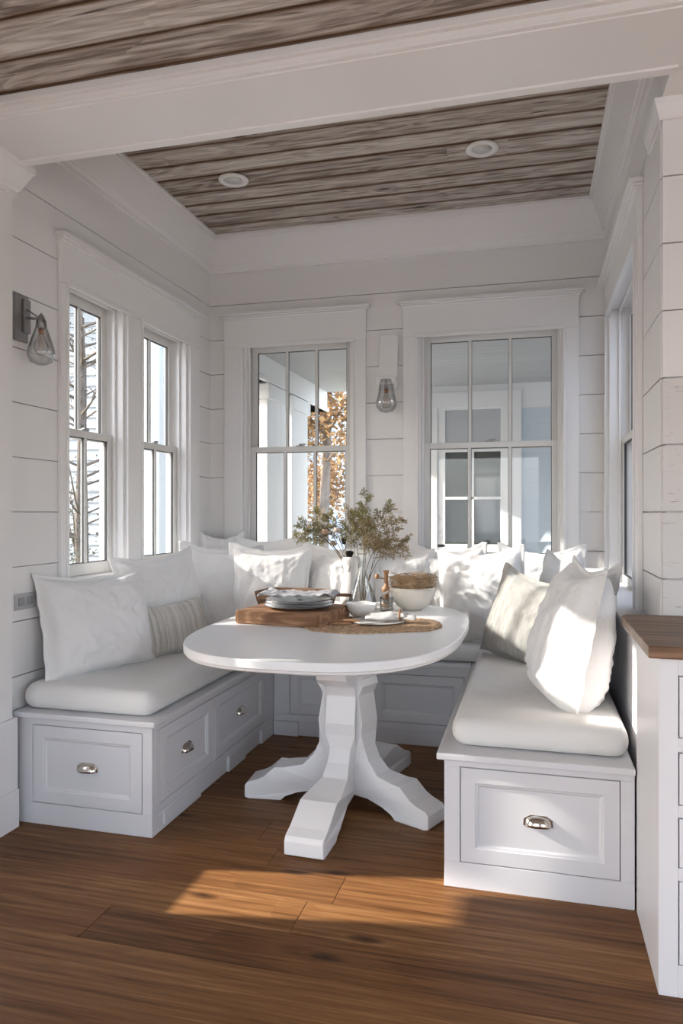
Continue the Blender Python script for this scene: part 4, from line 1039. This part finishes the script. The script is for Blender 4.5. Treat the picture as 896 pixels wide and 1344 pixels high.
for wx in (-2.0, .6, 3.4):
    for wz in (1.2, 4.1):
        bm = B(); box(bm, wx-.55, wx+.55, -3.57, -3.52, wz-.1, wz+1.6); q = obj('window', bm, PORCHW, hs)
        bm = B(); box(bm, wx-.42, wx+.42, -3.60, -3.571, wz+.03, wz+1.45); obj('pane', bm, mat('house_pane', (.22, .27, .31), .1), q)
# trees
def tree(name, loc, h, r, trunk_r, leafm, n, label, seed, cz=.65, leafsize=.07, bare=False):
    rr = random.Random(seed); t = empty(name, loc); tag(t, label, 'tree', 'trees outside')
    bm = B(); tops = []
    tube(bm, [(0, 0, 0), (rr.uniform(-.1, .1), 0, h*.3), (rr.uniform(-.15, .15), .05, h*.62), (rr.uniform(-.2, .2), 0, h*.95)], trunk_r, 8, trunk_r*.35)
    for k in range(14 if not bare else 22):
        z0 = h*(.25+.65*rr.random()); a = rr.random()*2*PI; L = r*(.5+.6*rr.random())
        e = Vector((math.cos(a)*L, math.sin(a)*L, z0+L*.6)); m1 = Vector((math.cos(a)*L*.5, math.sin(a)*L*.5, z0+L*.2))
        tube(bm, [(0, 0, z0), m1, e], trunk_r*.2, 5, trunk_r*.05); tops += [e, m1]
        for q in range(4):
            s = m1.lerp(e, rr.random()); f = s+Vector((rr.gauss(0, 1), rr.gauss(0, 1), rr.gauss(.5, .7)))*r*.22; tube(bm, [s, (s+f)/2+Vector((0, 0, .05)), f], trunk_r*.08, 4, trunk_r*.03); tops.append(f)
    obj('trunk', bm, BARK, t, smooth=True)
    bm = B()
    for k in range(n):
        c = rr.choice(tops) + Vector((rr.gauss(0, 1), rr.gauss(0, 1), rr.gauss(0, 1)))*r*.16
        d = Vector((rr.gauss(0, 1), rr.gauss(0, 1), rr.gauss(0, 1))).normalized(); leaf(bm, c, d, Vector((0, 0, 1)), leafsize, leafsize*.32)
    obj('crown', bm, leafm, t)
bm = B(); box(bm, -14, -2.32, -14, 2.2, -.12, -.06); box(bm, -2.32, 12, -14, -2.72, -.12, -.06)
struct(obj('floor_bounce_slab', bm, mat('pale_bounce_slab', (.34, .335, .33), .8, var=.08, vscale=1.5)), 'pale unseen slab added to bounce sun into the room', 'bounce slab')  # out of view, added to throw sunlight up to the ceiling
tree('autumn_tree', (-3.0, 10.5, -.7), 6.0, 1.1, .12, AUTUMN, 9000, 'orange autumn tree seen through the left back window', 3, leafsize=.09)
tree('autumn_tree', (-2.6, 14.5, -.7), 6.5, 1.3, .14, AUTUMN, 7000, 'autumn tree standing further behind the orange one', 5, leafsize=.11)
tree('bare_tree', (-5.5, 8.0, -.7), 6.2, 1.0, .10, GREENL, 500, 'leaning bare tree outside the near left window', 9, bare=True, leafsize=.035)
tree('bare_tree', (-6.6, 9.5, -.7), 5.2, 1.2, .09, GREENL, 900, 'thin bare tree with few leaves by the white house', 12, bare=True, leafsize=.035)
tree('garden_shrub', (-5.0, 6.2, -.7), 2.0, .8, .05, GREENL, 2500, 'twiggy shrub below the bare trees outside', 15, leafsize=.05)
# house to the right: siding seen at a sharp angle through the right window
nb = empty('side_house', (2.6, 6.0, -.6)); tag(nb, 'grey clapboard wall outside the right window', 'house')
bm = B(); z = 0
while z < 3.6:
    prism(bm, [(.0, 0), (-.022, 0), (-.006, .15), (0, .15)], Matrix(((1, 0, 0, 0), (0, 0, 5.85, -2.85), (0, 1, 0, z), (0, 0, 0, 1)))); z += .148
box(bm, 0, .2, -2.85, .55, 0, 3.6); obj('clapboards', bm, mat('grey_siding', (.45, .48, .5), .6), nb)
